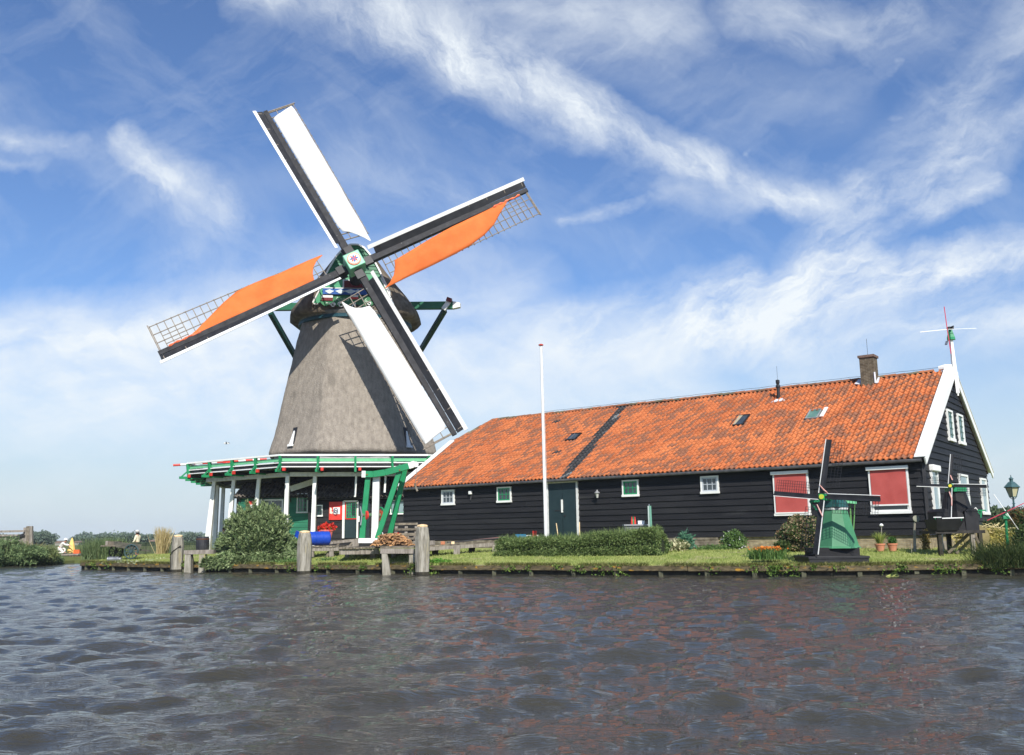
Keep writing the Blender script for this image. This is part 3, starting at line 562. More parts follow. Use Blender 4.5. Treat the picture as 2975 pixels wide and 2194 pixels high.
# windows on the long wall
def winL(u1,z1,u0,z0,fc,name='window',inner=W_PAINT,fw=.06,cols=3,rows=2,glass=GLASS,label=None,pr=.105):
    b=MB(); P=lambda u,z,o: W(u,-o,z)
    def fr(b,ua,ub,za,zb,o0,o1): b.hexa([P(ua,za,o0),P(ub,za,o0),P(ub,za,o1),P(ua,za,o1),P(ua,zb,o0),P(ub,zb,o0),P(ub,zb,o1),P(ua,zb,o1)])
    fr(b,u0,u0+fw,z0,z1,.02,pr); fr(b,u1-fw,u1,z0,z1,.02,pr); fr(b,u0+fw,u1-fw,z1-fw,z1,.02,pr); fr(b,u0-.02,u1+.02,z0-.03,z0+fw,.02,pr+.02)
    f=b.build(name,W_PAINT,wh,'W'); 
    if label: f['label']=label
    b=MB(); fr(b,u0+fw,u1-fw,z0+fw,z1-fw,.02,.062); b.build('pane',glass,f,'W')
    b=MB(); t=.055; a0,a1,c0,c1=u0+fw,u1-fw,z0+fw,z1-fw; o=pr-.015
    fr(b,a0,a0+t,c0,c1,.063,o); fr(b,a1-t,a1,c0,c1,.063,o); fr(b,a0+t,a1-t,c0,c0+t,.063,o); fr(b,a0+t,a1-t,c1-t,c1,.063,o)
    for i in range(1,cols): x=a0+(a1-a0)*i/cols; fr(b,x-.012,x+.012,c0+t,c1-t,.063,o-.008)
    for i in range(1,rows): x=c0+(c1-c0)*i/rows; fr(b,a0+t,a1-t,x-.012,x+.012,.063,o-.012)
    b.build('glazing_bars',inner,f,'W'); return f
GW=mat('grey_white_paint',(.42,.45,.48),(.5,.53,.56),.5,3)
winL(21.73,3.44,20.92,2.74,0,inner=GW,label='white small window at the far end')
winL(18.34,3.44,17.53,2.76,0,inner=GREEN,label='small window with green bars beside the flagpole')
winL(11.73,3.45,10.96,2.79,0,inner=GREEN,label='small window with green bars right of the door')
winL(8.19,3.44,7.43,2.78,0,inner=GW,label='white small window left of the red blinds')
def bigwin(u1,u0,z1,z0,drop,lab):
    f=winL(u1,z1,u0,z0,0,'blind_window',fw=.055,cols=1,rows=1,label=lab,pr=.11)
    b=MB(); n=24; vs=[]
    for i in range(n+1):
        for j in range(9):
            u=u0+.07+(u1-u0-.14)*i/n; z=drop+(z1-.1-drop)*j/8; vs.append(W(u,-(.125+.014*mnoise.noise(Vector((u*2,z*1.5,1)))+.006*math.sin(u*5+z*3)),z))
    b.add(vs,[(i*9+j,i*9+j+1,(i+1)*9+j+1,(i+1)*9+j) for i in range(n) for j in range(8)]); c=b.build('blind',mat('red_awning_cloth',(.46,.082,.07),(.55,.11,.095),.7,1.4,trans=.12),f,'W',smooth=True)
    b=MB(); b.bar(W(u0-.03,-.15,z1-.04),W(u1+.05,-.15,z1-.04),.11,.12); b.build('blind_box',W_PAINT,f,'W',bevel=.01)
    b=MB(); b.bar(W(u0+.05,-.135,drop-.02),W(u1-.05,-.135,drop-.02),.03,.05); b.build('bottom_rail',W_PAINT,f,'W')
bigwin(5.25,3.92,3.44,1.86,1.95,'window behind the red blind nearer the white window'); bigwin(1.79,.47,3.42,1.84,2.13,'window behind the red blind by the corner')
# double door
dd=MB(); u1,u0,z1,z0=15.57,13.93,3.55,1.0
P=lambda u,z,o: W(u,-o,z)
def fr(b,ua,ub,za,zb,o0,o1,mi=0): b.hexa([P(ua,za,o0),P(ub,za,o0),P(ub,za,o1),P(ua,za,o1),P(ua,zb,o0),P(ub,zb,o0),P(ub,zb,o1),P(ua,zb,o1)],mi)
DOORC=mat('blue_black_door_paint',(.014,.028,.032),(.02,.038,.043),.4,2)
fr(dd,u0+.09,u0+.81,z0,z1-.08,.02,.068); fr(dd,u0+.83,u1-.09,z0,z1-.08,.02,.068); d0=dd.build('double_door',DOORC,wh,'W')
b=MB(); fr(b,u0,u0+.085,z0,z1,.02,.105); fr(b,u1-.085,u1,z0,z1,.02,.105); fr(b,u0,u1,z1-.075,z1,.02,.11); b.build('door_frame',GREY_PAINT,d0,'W')
b=MB(); fr(b,14.72,14.79,2.2,2.75,.07,.12); fr(b,14.70,15.15,2.27,2.31,.07,.09,1); fr(b,14.60,14.66,2.02,2.1,.07,.1,1); b.build('door_handle',[W_PAINT,BLACK],d0,'W')
# gable windows
def winG(g0,g1,z0,z1,name='gable_window',lab=None,box=False,cols=1,rows=1):
    Pg=lambda g,z,o: W(-o,g,z); fw=.075
    def f2(b,ga,gb,za,zb,o0,o1): b.hexa([Pg(ga,za,o0),Pg(gb,za,o0),Pg(gb,za,o1),Pg(ga,za,o1),Pg(ga,zb,o0),Pg(gb,zb,o0),Pg(gb,zb,o1),Pg(ga,zb,o1)])
    b=MB(); f2(b,g0,g0+fw,z0,z1,.02,.105); f2(b,g1-fw,g1,z0,z1,.02,.105); f2(b,g0+fw,g1-fw,z1-fw,z1,.02,.105); f2(b,g0-.03,g1+.03,z0-.04,z0+fw,.02,.13)
    f=b.build(name,W_PAINT,wh,'W'); 
    if lab: f['label']=lab
    b=MB(); f2(b,g0+fw,g1-fw,z0+fw,z1-fw,.02,.062); b.build('pane',GLASSL,f,'W')
    b=MB()
    for i in range(1,cols): x=g0+(g1-g0)*i/cols; f2(b,x-.015,x+.015,z0+fw,z1-fw,.063,.08)
    for i in range(1,rows): x=z0+(z1-z0)*i/rows; f2(b,g0+fw,g1-fw,x-.012,x+.012,.063,.078)
    if cols>1: b.build('glazing_bars',DKGREEN,f,'W')
    if box: b=MB(); f2(b,g0-.05,g1+.08,z1-.1,z1+.12,.02,.2); b.build('shutter_box',W_PAINT,f,'W',bevel=.03)
winG(.78,1.72,1.86,3.36,lab='tall gable window with a white roller box',box=True); winG(5.3,6.9,1.9,3.36,lab='tall gable window behind the black mill model'); winG(9.55,10.75,1.86,3.36,lab='tall gable window at the far end')
winG(4.25,5.2,4.6,5.78,lab='upper left gable window',cols=3,rows=5); winG(6.1,7.1,4.6,5.78,lab='upper right gable window',cols=3,rows=5)
# roof lights
for (nm,lb,p,k),(ua,ub,sa_,sb_) in zip(sky,skr):
    b=MB(); ua-=.02; ub+=.02; h=.10; w=.05
    for x0,x1,y0,y1 in ((ua,ub,sa_,sa_+w),(ua,ub,sb_-w,sb_),(ua,ua+w,sa_+w,sb_-w),(ub-w,ub,sa_+w,sb_-w)):
        b.hexa([RF(x0,y0,0),RF(x1,y0,0),RF(x1,y1,0),RF(x0,y1,0),RF(x0,y0,h),RF(x1,y0,h),RF(x1,y1,h),RF(x0,y1,h)])
    f=b.build(nm,BLACK if k<2 else mat('lead_grey',(.2,.22,.22),(.3,.3,.3),.5,6),wh,'W'); f['label']=lb
    b=MB(); b.hexa([RF(x,y,z) for z in (.02,.075) for x,y in ((ua+w,sa_+w),(ub-w,sa_+w),(ub-w,sb_-w),(ua+w,sb_-w))]); b.build('pane',[GLASS,GLASS,mat('green_tint_glass',(.09,.19,.15),(.14,.26,.2),.1,3,spec=.8)][k],f,'W')
    if k==1: b=MB(); b.hexa([RF(x,y,z) for z in (.0765,.09) for x,y in ((ub-w-.14,sa_+w),(ub-w,sa_+w),(ub-w,sb_-w),(ub-w-.30,sb_-w))][:8]) ; b=MB(); b.hexa([RF(x,y,z) for z in (.077,.085) for x,y in ((ub-w-.02,sa_+w),(ub-w-.15,sa_+w),(ub-w-.22,sb_-w),(ub-w-.02,sb_-w))]); b.build('reflecting_side',mat('sand_reflection',(.4,.33,.22),None,.6),f,'W')  # middle roof light: matte sand strip on the pane paints its reflection
    if k==0: b=MB(); b.hexa([RF(x,y,z) for z in (.077,.1) for x,y in (((ua+ub)/2-.015,sa_),((ua+ub)/2+.015,sa_),((ua+ub)/2+.015,sb_),((ua+ub)/2-.015,sb_))]); b.build('centre_bar',METAL,f,'W')
    if k==2: b=MB(); b.hexa([RF(x,y,z) for z in (.10,.14) for x,y in ((ua-.24,sa_-.02),(ua-.1,sa_-.02),(ua-.1,sb_),(ua-.24,sb_))]); b.build('white_flap',W_PAINT,f,'W')
# chimney and vent
def uvbox(b,c,ax,sz):
    c=np.asarray(c); x,y,z=[np.asarray(a)*d*.5 for a,d in zip(ax,sz)]
    for s,(p,q,wd) in enumerate(((-x-y,x-y,sz[0]),(x-y,x+y,sz[1]),(x+y,-x+y,sz[0]),(-x+y,-x-y,sz[1]))):
        b.add([c+p-z,c+q-z,c+q+z,c+p+z],[(0,1,2,3)]); b.uv=(b.uv or [])+[(s*3,0),(s*3+wd,0),(s*3+wd,sz[2]),(s*3,sz[2])]
cc=W(3.02,5.62,7.72); b=MB(); uvbox(b,cc,(L,G,UP),(.56,.6,1.25)); ch=b.build('chimney',BRICKD,wh,'W',fixn=False)
b=MB(); b.box(cc+UP*.66,(.66,.7,.10),(L,G,UP)); b.build('chimney_cap',mat('cap_brick',(.12,.08,.06),(.2,.13,.1),.8,9),ch,'W')
b=MB(); b.cyl(cc+UP*.7,cc+UP*1.45,.008,n=5); b.build('aerial',BLACK,ch,'W')
b=MB(); u_,s_=3.02,SLEN-.35
b.hexa([RF(x,y,z) for z in (.06,.10) for x,y in ((u_-.42,s_-.32),(u_+.45,s_-.22),(u_+.34,s_+.3),(u_-.34,s_+.3))]); b.bar(cc-L*.29-G*.31-UP*.05,cc-L*.29-G*.31-UP*.5,.06,.06); b.hexa([RF(x,y,z) for z in (.10,.13) for x,y in ((u_+.36,s_-.30),(u_+.58,s_-.2),(u_+.5,s_+.2),(u_+.34,s_+.2))]); b.build('flashing',LEAD,ch,'W')
P=RF(*roofat(2262,1160),0); b=MB(); b.lathe(P-UP*.1,[(.075,0),(.07,.45),(.07,.62),(.1,.66),(.1,.72),(.06,.8),(.085,.86),(.085,.98),(.03,1.0)],14); v=b.build('vent_pipe',BLACK,wh,'W',smooth=False)
b=MB(); b.cyl(P+UP*.85,P+UP*1.5,.006,n=4); b.build('aerial',BLACK,v,'W')
u_,s_=roofat(2262,1166); b=MB(); b.hexa([RF(x,y,z) for z in (.06,.09) for x,y in ((u_-.3,s_-.05),(u_+.3,s_-.12),(u_+.17,s_+.15),(u_-.17,s_+.2))]); b.build('flashing',LEAD,v,'W')
# weather vane: tiny mill on the finial
wv=thing('weather_vane','tiny green mill with red and white sails on the gable finial','weather vane',W(-.16,5.94,8.72)); B0=W(-.16,5.94,8.72)
b=MB(); b.lathe(B0,[(.17,0),(.165,.1),(.1,.32),(.07,.42)],6); b.build('mill_body',GREEN,wv,'W')
b=MB(); b.box(B0+UP*.48,(.2,.2,.1)); b.cyl(B0+V(0,-.1,.5),B0+V(0,-.28,.5),.03); b.build('vane_cap',BLACK,wv,'W')
hb=B0+V(-.02,-.26,.5); q=lambda px,py: onpl(px,py,hb,V(0,-1,0))
b=MB(); b.bar(q(2752,957),q(2743,891),.03,.015,V(0,1,0)); b.bar(q(2752,957),q(2763,1028),.03,.015,V(0,1,0)); b.build('red_sail',mat('pink_red_paint',(.5,.04,.08),None,.5),wv,'W')
b=MB(); b.bar(q(2752,957),q(2673,965),.015,.028,UP); b.bar(q(2752,957),q(2836,954),.015,.018,UP); b.build('white_sail',W_PAINT,wv,'W')
b=MB(); b.bar(B0+V(.0,.05,0)-V(.15,0,.03),B0-V(.28,.1,.22),.1,.01); b.build('tail',METAL,wv,'W')
# wall lantern
P=W(12.87,0,2.86); wl=thing('wall_lantern','small black lantern on the boards right of the double door','lamp',P)
b=MB(); b.tube([P+NW*.02+UP*.2,P+NW*.14+UP*.26,P+NW*.22+UP*.2],.015); b.build('bracket',BLACK,wl,'W')
b=MB(); b.lathe(P+NW*.22,[(.04,-.1),(.085,.1)],6); b.build('lantern_glass',mat('frosted_glass',(.45,.45,.42),None,.3),wl,'W'); b=MB(); b.lathe(P+NW*.22,[(.13,.1),(.05,.18),(.02,.24)],6); b.build('lantern_roof',mat('grey_metal',(.2,.2,.2),(.3,.3,.3),.5,5),wl,'W')
P=W(19.9,0,3.25); sl_=thing('security_lamp','small white lamp head under the eaves between two small windows','lamp',P); b=MB(); b.box(P+NW*.12,(.16,.12,.16),(L,G,UP)); b.build('lamp_body',W_PAINT,sl_,'W',bevel=.02); b=MB(); b.bar(P+NW*.05-UP*.1,P+NW*.1-UP*.35,.04,.04); b.build('sensor',BLACK,sl_,'W')
# ================================================================ SKY, SUN
EXPO=0.3; SUN_AZ=rad(12.5); SUN_EL=rad(39.5)
sd=V(math.sin(SUN_AZ)*math.cos(SUN_EL),-math.cos(SUN_AZ)*math.cos(SUN_EL),math.sin(SUN_EL))
sl=bpy.data.lights.new('sun','SUN'); sl.energy=4.7; sl.angle=rad(.5); sl.color=(1,.955,.88); so=bpy.data.objects.new('sun',sl); COL.objects.link(so)
so.rotation_euler=Vector(-sd).to_track_quat('-Z','Y').to_euler(); so.location=(10,-20,40)
w=bpy.data.worlds.new('World'); sc.world=w; w.use_nodes=True; n=w.node_tree.nodes; l=w.node_tree.links; bg=n['Background']; bg.inputs['Strength'].default_value=.10
sk=n.new('ShaderNodeTexSky'); sk.sky_type='NISHITA'; sk.sun_disc=False; sk.sun_elevation=SUN_EL; sk.sun_rotation=math.atan2(sd[0],sd[1]); sk.air_density=1.0; sk.dust_density=.6; sk.ozone_density=3.0; sk.altitude=0
tint=n.new('ShaderNodeMix'); tint.data_type='RGBA'; tint.blend_type='MULTIPLY'; tint.inputs['Factor'].default_value=1; l.new(sk.outputs[0],tint.inputs['A']); tint.inputs['B'].default_value=(.82,.97,1.2,1)
def M(op,a,b=None,c=None,cl=False):
    t=n.new('ShaderNodeMath'); t.operation=op; t.use_clamp=cl
    for i,x in enumerate((a,b,c)):
        if x is None: continue
        if isinstance(x,(int,float)): t.inputs[i].default_value=x
        else: l.new(x,t.inputs[i])
    return t.outputs[0]
def VM(op,a,b=None,s=None):
    t=n.new('ShaderNodeVectorMath'); t.operation=op
    for i,x in enumerate((a,b)):
        if x is None: continue
        if isinstance(x,(tuple,list,np.ndarray)): t.inputs[i].default_value=[float(q) for q in x]
        else: l.new(x,t.inputs[i])
    if s is not None:
        if isinstance(s,(int,float)): t.inputs['Scale'].default_value=s
        else: l.new(s,t.inputs['Scale'])
    return t
tc=n.new('ShaderNodeTexCoord'); sp=n.new('ShaderNodeSeparateXYZ'); l.new(tc.outputs['Generated'],sp.inputs[0])
yy=M('MAXIMUM',M('ABSOLUTE',sp.outputs[1]),.12); cb=n.new('ShaderNodeCombineXYZ'); l.new(M('DIVIDE',sp.outputs[0],yy),cb.inputs[0]); l.new(M('DIVIDE',M('ABSOLUTE',sp.outputs[2]),yy),cb.inputs[1]); l.new(M('MULTIPLY',M('LESS_THAN',sp.outputs[1],0),3.),cb.inputs[2])
uvp=cb.outputs[0]
def nz(vec,scale,det=6,rough=.6,dist=0,w_=None):
    t=n.new('ShaderNodeTexNoise'); t.inputs['Scale'].default_value=scale; t.inputs['Detail'].default_value=det; t.inputs['Roughness'].default_value=rough; t.inputs['Distortion'].default_value=dist; l.new(vec,t.inputs['Vector']); return t
wn=nz(uvp,3.2,7,.62); wp=VM('SUBTRACT',wn.outputs['Color'],(.5,.5,.5)); wps=VM('SCALE',wp.outputs[0],None,.11); wn2=nz(uvp,16,5,.6); wp2=VM('SCALE',VM('SUBTRACT',wn2.outputs['Color'],(.5,.5,.5)).outputs[0],None,.016)
pw=VM('ADD',VM('ADD',uvp,wps.outputs[0]).outputs[0],wp2.outputs[0]).outputs[0]
def gn(px,py): d=ray(px,py); return V(d[0]/d[1],d[2]/d[1],0)
STROKES=[ # x0,y0,x1,y1,width px,strength
(760,-40,1330,150,95,.75),(1150,40,1560,210,110,.6),(1330,150,1700,330,95,.85),(1680,320,2000,470,80,.85),(1980,450,2330,610,62,.8),(2200,560,2420,650,50,.45),
(1180,20,1960,60,110,.65),(1500,120,1900,60,80,.3),(2150,20,2420,60,80,.75),(2150,60,2330,140,60,.4),(2500,60,2640,30,60,.4),(2480,130,2760,60,110,.2),
(-40,410,210,440,42,.75),(-40,480,120,490,24,.5),(350,430,440,560,50,.75),(430,520,640,640,75,.55),(300,470,520,640,100,.14),(560,560,1000,520,90,.14),(560,760,1000,900,130,.2),(1000,480,1450,720,100,.22),(900,330,1450,560,110,.14),
(-100,1000,750,950,120,.75),(-100,1120,1000,1080,170,.7),(1000,830,1500,900,140,.5),(1300,1050,1900,1000,110,.75),(1650,1000,2150,900,110,.9),(0,1180,900,1180,120,.5),(1250,1180,2000,1120,110,.5),(2050,950,2500,830,95,.85),(2350,880,3050,700,75,.9),(2300,1010,3100,900,110,.5),(2600,830,3100,760,30,.5),(2050,870,2180,800,45,.5),
(2330,800,2480,600,75,.5),(2420,680,2700,520,70,.5),(2300,830,2880,520,38,.45),(2650,560,3000,320,80,.5),(2500,560,2760,260,90,.3),(2750,420,2990,20,90,.45),(2150,435,2420,360,13,.35),(2400,365,2700,310,15,.28),(2560,240,2600,170,14,.4),(1640,660,1900,570,24,.45),(1450,600,1800,700,120,.14),(1950,560,2150,600,50,.5),(1600,200,1900,130,90,.25),(1900,180,2400,300,130,.18)]
def fibre(ang,scale,ar,det=8,ro=.62):      # noise drawn out along one direction of the sky
    c_,s_=math.cos(rad(ang)),math.sin(rad(ang)); q=n.new('ShaderNodeCombineXYZ')
    l.new(VM('DOT_PRODUCT',pw,(c_,s_,0)).outputs['Value'],q.inputs[0]); l.new(M('MULTIPLY',VM('DOT_PRODUCT',pw,(-s_,c_,0)).outputs['Value'],ar),q.inputs[1]); l.new(sp_.outputs[2],q.inputs[2])
    return nz(q.outputs[0],scale,det,ro,.35).outputs['Fac']
sp_=n.new('ShaderNodeSeparateXYZ'); l.new(uvp,sp_.inputs[0])
accs={'d':None,'u':None,'s':None}
for x0,y0,x1,y1,wd,st in STROKES:
    sl_m=(y1-y0)/(x1-x0); key='d' if sl_m>.25 else ('u' if sl_m<-.12 else 's')
    a=gn(x0,y0); b_=gn(x1,y1); ba=b_-a; wu=wd/CF*1.4
    pa=VM('SUBTRACT',pw,a).outputs[0]; h=M('DIVIDE',VM('DOT_PRODUCT',pa,ba).outputs['Value'],float(ba@ba),cl=True)
    q=VM('SUBTRACT',pa,VM('SCALE',tuple(ba),None,h).outputs[0])
    d=VM('LENGTH',q.outputs[0]).outputs['Value']; f=M('SUBTRACT',1.,M('DIVIDE',d,wu),cl=True); f=M('MULTIPLY',f,st*(.92 if y0<700 else 1.28))
    acc=accs[key]; accs[key]=f if acc is None else M('SUBTRACT',M('ADD',acc,f),M('MULTIPLY',acc,f))
def fib(v,lo,hi): return M('DIVIDE',M('SUBTRACT',v,lo),hi-lo,cl=True)
fd=M('ADD',M('MULTIPLY',fibre(-33,4.2,3.2,10,.68),.6),M('MULTIPLY',fibre(-62,10,2.8,8,.68),.4)); fu=M('ADD',M('MULTIPLY',fibre(38,4.,3.8,10,.68),.6),M('MULTIPLY',fibre(16,10,3.2,8,.68),.4)); fs=M('ADD',M('MULTIPLY',fibre(8,3.6,2.6),.7),M('MULTIPLY',fibre(-25,11,2.2),.3))
mask=None
for key,fv,lo_,hi_ in (('d',fd,.41,.62),('u',fu,.41,.62),('s',fs,.37,.62)):
    fr_=fib(fv,lo_,hi_); a_=M('MULTIPLY',accs[key],M('ADD',.26,M('MULTIPLY',fr_,1.0)),cl=True)
    mask=a_ if mask is None else M('SUBTRACT',M('ADD',mask,a_),M('MULTIPLY',mask,a_))
gs1=fib(fibre(-38,3.0,3.0),.50,.74); gs2=fib(fibre(30,3.4,3.4),.50,.74); veil=M('MULTIPLY',M('ADD',gs1,gs2),.17)
mask=M('SUBTRACT',M('ADD',mask,veil),M('MULTIPLY',mask,veil),cl=True)
sp2=n.new('ShaderNodeSeparateXYZ'); l.new(uvp,sp2.inputs[0])
hz=M('POWER',M('SUBTRACT',1.,M('DIVIDE',sp2.outputs[1],.27),cl=True),1.0)      # pale air near the horizon
mixh=n.new('ShaderNodeMix'); mixh.data_type='RGBA'; l.new(M('MULTIPLY',hz,1.05,cl=True),mixh.inputs['Factor']); l.new(tint.outputs['Result'],mixh.inputs['A']); mixh.inputs['B'].default_value=(5.5,6.35,6.7,1)
mixc=n.new('ShaderNodeMix'); mixc.data_type='RGBA'; l.new(mask,mixc.inputs['Factor']); l.new(mixh.outputs['Result'],mixc.inputs['A']); mixc.inputs['B'].default_value=(7.3,7.8,8.2,1)
l.new(mixc.outputs['Result'],bg.inputs['Color'])
# ================================================================ WATER
QX=[-22.,-20.3,-19.85,-13.9,-11.4,-6.1,0,5.1,8.9,10.7,13.2,16,20,45]; QY=[75,48,42.4,37.7,36.3,33.1,30.0,27.35,25.95,26.0,25.75,25.9,26.5,27]
def q(x): return np.interp(x,QX,QY)
wm=bpy.data.materials.new('river_water'); nn,ll=nodes(wm); bs=nn['Principled BSDF']; bs.inputs['Base Color'].default_value=(.044,.041,.030,1); bs.inputs['Roughness'].default_value=.015; bs.inputs['IOR'].default_value=1.4; bs.inputs['Specular IOR Level'].default_value=.5
t_=nn.new('ShaderNodeTexCoord'); prev=None
for scl,dst,stx,rz in ((2.6,.024,(1,3.4,1),5),(6.5,.022,(1,3.0,1),-8),(16,.014,(1,2.4,1),10),(38,.006,(1,1.8,1),-6)):
    mp=nn.new('ShaderNodeMapping'); mp.inputs['Scale'].default_value=stx; mp.inputs['Rotation'].default_value=(0,0,rad(rz)); ll.new(t_.outputs['Object'],mp.inputs[0]); x=nn.new('ShaderNodeTexNoise'); x.inputs['Scale'].default_value=scl; x.inputs['Detail'].default_value=4; x.inputs['Roughness'].default_value=.5; x.inputs['Distortion'].default_value=.7; ll.new(mp.outputs[0],x.inputs['Vector'])
    bp=nn.new('ShaderNodeBump'); bp.inputs['Strength'].default_value=.75; bp.inputs['Distance'].default_value=dst; ll.new(x.outputs['Fac'],bp.inputs['Height'])
    if prev: ll.new(prev,bp.inputs['Normal'])
    prev=bp.outputs[0]
ll.new(prev,bs.inputs['Normal'])
Yr=[.4]
while Yr[-1]<130: Yr.append(Yr[-1]+max(.020,Yr[-1]*.0062))
Yr=np.array(Yr); tx=np.tan(np.linspace(rad(-42),rad(42),1150)); X=(Yr[:,None]+7)*tx[None]; Y=np.repeat(Yr[:,None],len(tx),1); Z=np.zeros_like(X)
spc=np.maximum(.022,Y*.0052); wr=np.random.default_rng(4); dxn=.07*np.sin(X*.9+Y*.35)+.05*np.sin(X*.43-Y*.8)
for i in range(120):
    lam=.13*(11**wr.random()); ang=wr.normal()*.5-.12; k=2*PI/lam; amp=.0058*lam*min(1.,.9/(lam+.1))*(.5+wr.random()); ph=wr.random()*6.28
    arg=k*(X*math.sin(ang)+Y*math.cos(ang)+dxn*2.2*math.sin(i))+ph; s=np.sin(arg); fade=np.clip((lam/spc-2.2)/2.5,0,1)
    Z+=amp*fade*(1-2*np.abs(np.sin(arg/2))**1.3 if i%2 else s)*(.75+.5*np.sin(X*.23*((i%5)+1)*.5+Y*.31*((i%3)+1)+i))
Z-=Z.mean()
nr_,nc_=X.shape; idx=np.arange(nr_*nc_).reshape(nr_,nc_); F=np.stack([idx[:-1,:-1],idx[:-1,1:],idx[1:,1:],idx[1:,:-1]],-1).reshape(-1,4)
VV=np.stack([X,Y,Z],-1).reshape(-1,3); o_=len(VV); VV=np.concatenate([VV,[[-400,-150,-.22],[400,-150,-.22],[400,130,-.22],[-400,130,-.22]]]); F=np.concatenate([F,[[o_,o_+1,o_+2,o_+3]]])
wo=fastmesh('water',VV,F,wm); wo.data.polygons.foreach_set('use_smooth',[True]*len(wo.data.polygons)); tag(wo,kind='structure')
# ================================================================ GROUND
def gz(x,y):
    t=np.maximum(0,y-q(x)); hi=np.interp(x,[-20,-12,-6,2,8,40],[.5,.72,.74,.66,.64,.6]); z=.325+(hi-.325)*(1-np.exp(-(t/3.2)**1.6)); z=np.where(y>66,z+(.36-z)*np.clip((y-66)/10,0,1),z)
    return z
LAWN=mat('lawn_ground',(.17,.23,.05),(.36,.38,.13),.95,.9,det=10,lo=.34,hi=.64,bump=.6,bscale=30,spec=.05,c3=(.34,.31,.16),c3scale=.8,c3at=.56,bdist=.03)
xs=np.concatenate([[-22,-20.3],np.arange(-19.85,45,.45)]); ts=np.concatenate([[0,.02,.12,.3],np.arange(.6,14,.5),np.arange(15,50,2)]); vs=[]
for x in xs:
    for t in ts:
        y=q(x)+t; y=min(y,82.); zz=float(gz(x,y))+(.02*mnoise.noise(Vector((x*.8,y*.8,0)))+.03*mnoise.noise(Vector((x*.3,y*.3,3))) if t>.2 else 0)
        vs.append((x,y,zz if t>0 else -.4))
m_=len(ts); fs=[(i*m_+j,(i+1)*m_+j,(i+1)*m_+j+1,i*m_+j+1) for i in range(len(xs)-1) for j in range(m_-1)]
b=MB(); b.v=vs; b.f=fs; b.m=[0]*len(fs); g=b.build('ground',LAWN,smooth=True,fixn=False); tag(g,kind='structure')
MEAD=mat('meadow_ground',(.07,.10,.03),(.16,.17,.06),.95,.12,det=8,spec=.05)
mx_=[-900,-120,-60,-26.8,-25.4,-24.0,-18,0,60,900]; my_=[30,40,44,48.2,53.3,54.6,57,72,72,60]; vs=[];fs=[]
for i,(x,y) in enumerate(zip(mx_,my_)): vs+=[(x,y,-.4),(x,y+.05,.18),(x,y+1.5,.36),(x*1.5,1600,.36)]
for i in range(len(mx_)-1):
    for j in range(3): fs.append((i*4+j,(i+1)*4+j,(i+1)*4+j+1,i*4+j+1))
b=MB(); b.v=vs;b.f=fs;b.m=[0]*len(fs); g=b.build('meadow',MEAD,fixn=False); tag(g,kind='structure')
# quay edge: beam over recessed sheet piles
qe=thing('timber_quay','mossy timber quay edge along the lawn above the dark waterline','quay',(0,30,0))
pts=[(x,float(q(x))) for x in (-20.3,-19.85,-17,-13.9,-11.4)]+[(-10.6,35.8),(-8.2,34.35),(-6.1,33.1),(-3.4,31.7),(0,30),(2.6,28.65),(5.1,27.35),(8.9,25.95),(10.7,26.0),(13.2,25.75),(16,25.9)]
b=MB()
for (x0,y0),(x1,y1) in zip(pts[:-1],pts[1:]):
    n_=max(1,int(math.hypot(x1-x0,y1-y0)/3)); 
    for i in range(n_):
        a=V(x0+(x1-x0)*i/n_,y0+(y1-y0)*i/n_-.07,.245+rr.uniform(-.012,.012)); c=V(x0+(x1-x0)*(i+.995)/n_,y0+(y1-y0)*(i+.995)/n_-.07,.245+rr.uniform(-.012,.012)); b.bar(a,c,.13,.155)
b.build('edge_beam',QUAYW,qe,'W',bevel=.012)
b=MB()
for (x0,y0),(x1,y1) in zip(pts[:-1],pts[1:]): b.bar(V(x0,y0+.04,-.1),V(x1,y1+.04,-.1),.06,.55)
b.build('sheet_planks',DARKWOOD,qe,'W')
acc_=0; prevp=None
for (x0,y0),(x1,y1) in zip(pts[1:-1],pts[2:]):
    Ls=math.hypot(x1-x0,y1-y0); n_=max(1,round(Ls/1.45))
    for i in range(n_):
        x=x0+(x1-x0)*(i+.4)/n_; y=y0+(y1-y0)*(i+.4)/n_; b=MB(); b.bar(V(x,y-.03,-.5),V(x,y-.03,.17),.13,.11); b.build('quay_pile',mat('slimy_pile',(.05,.05,.03),(.11,.11,.07),.8,6),qe,'W')
# lawn blades and fringe
def rnd(a,b,n): return a+(b-a)*rng.random(n)
GR=leafmat('grass_blades',(.18,.25,.05),(.44,.47,.16),trans=.3); GRF=leafmat('coarse_fringe',(.12,.16,.03),(.38,.34,.13),trans=.3)
x=rnd(-19.5,16,46000); t=.05+7*rng.random(46000)**1.5; y=q(x)+t; P=np.stack([x,y,gz(x,y)],1); g=blades(P,.07,.016,'lawn_grass',GR,lean=.35); tag(g,kind='stuff')
x=rnd(-20,16,15000); y=q(x)+rnd(-.16,.2,15000); cl=np.array([mnoise.noise(Vector((a*1.3,0,5))) for a in x]); k=cl>-.32; P=np.stack([x,y,np.full_like(x,.31)],1)[k]; g=blades(P,.13,.018,'edge_grass',GRF,lean=.6,wind=(0,-.5,-.1)); tag(g,kind='stuff')
IVY=leafmat('ivy_leaves',(.05,.12,.02),(.22,.32,.06))
pp=[]
for i in range(46):
    x0=rr.uniform(-9,15) if i>4 else rr.uniform(-19,-10); k=rr.randint(14,70); ln=rr.uniform(.1,.34)
    pp.append(np.stack([x0+rng.normal(size=k)*rr.uniform(.05,.22),q(x0)-.14-rng.random(k)*.05,.34-ln*rng.random(k)],1))
g=leaves(np.concatenate(pp),.07,.05,'trailing_ivy',IVY,up=-.2); tag(g,kind='stuff')
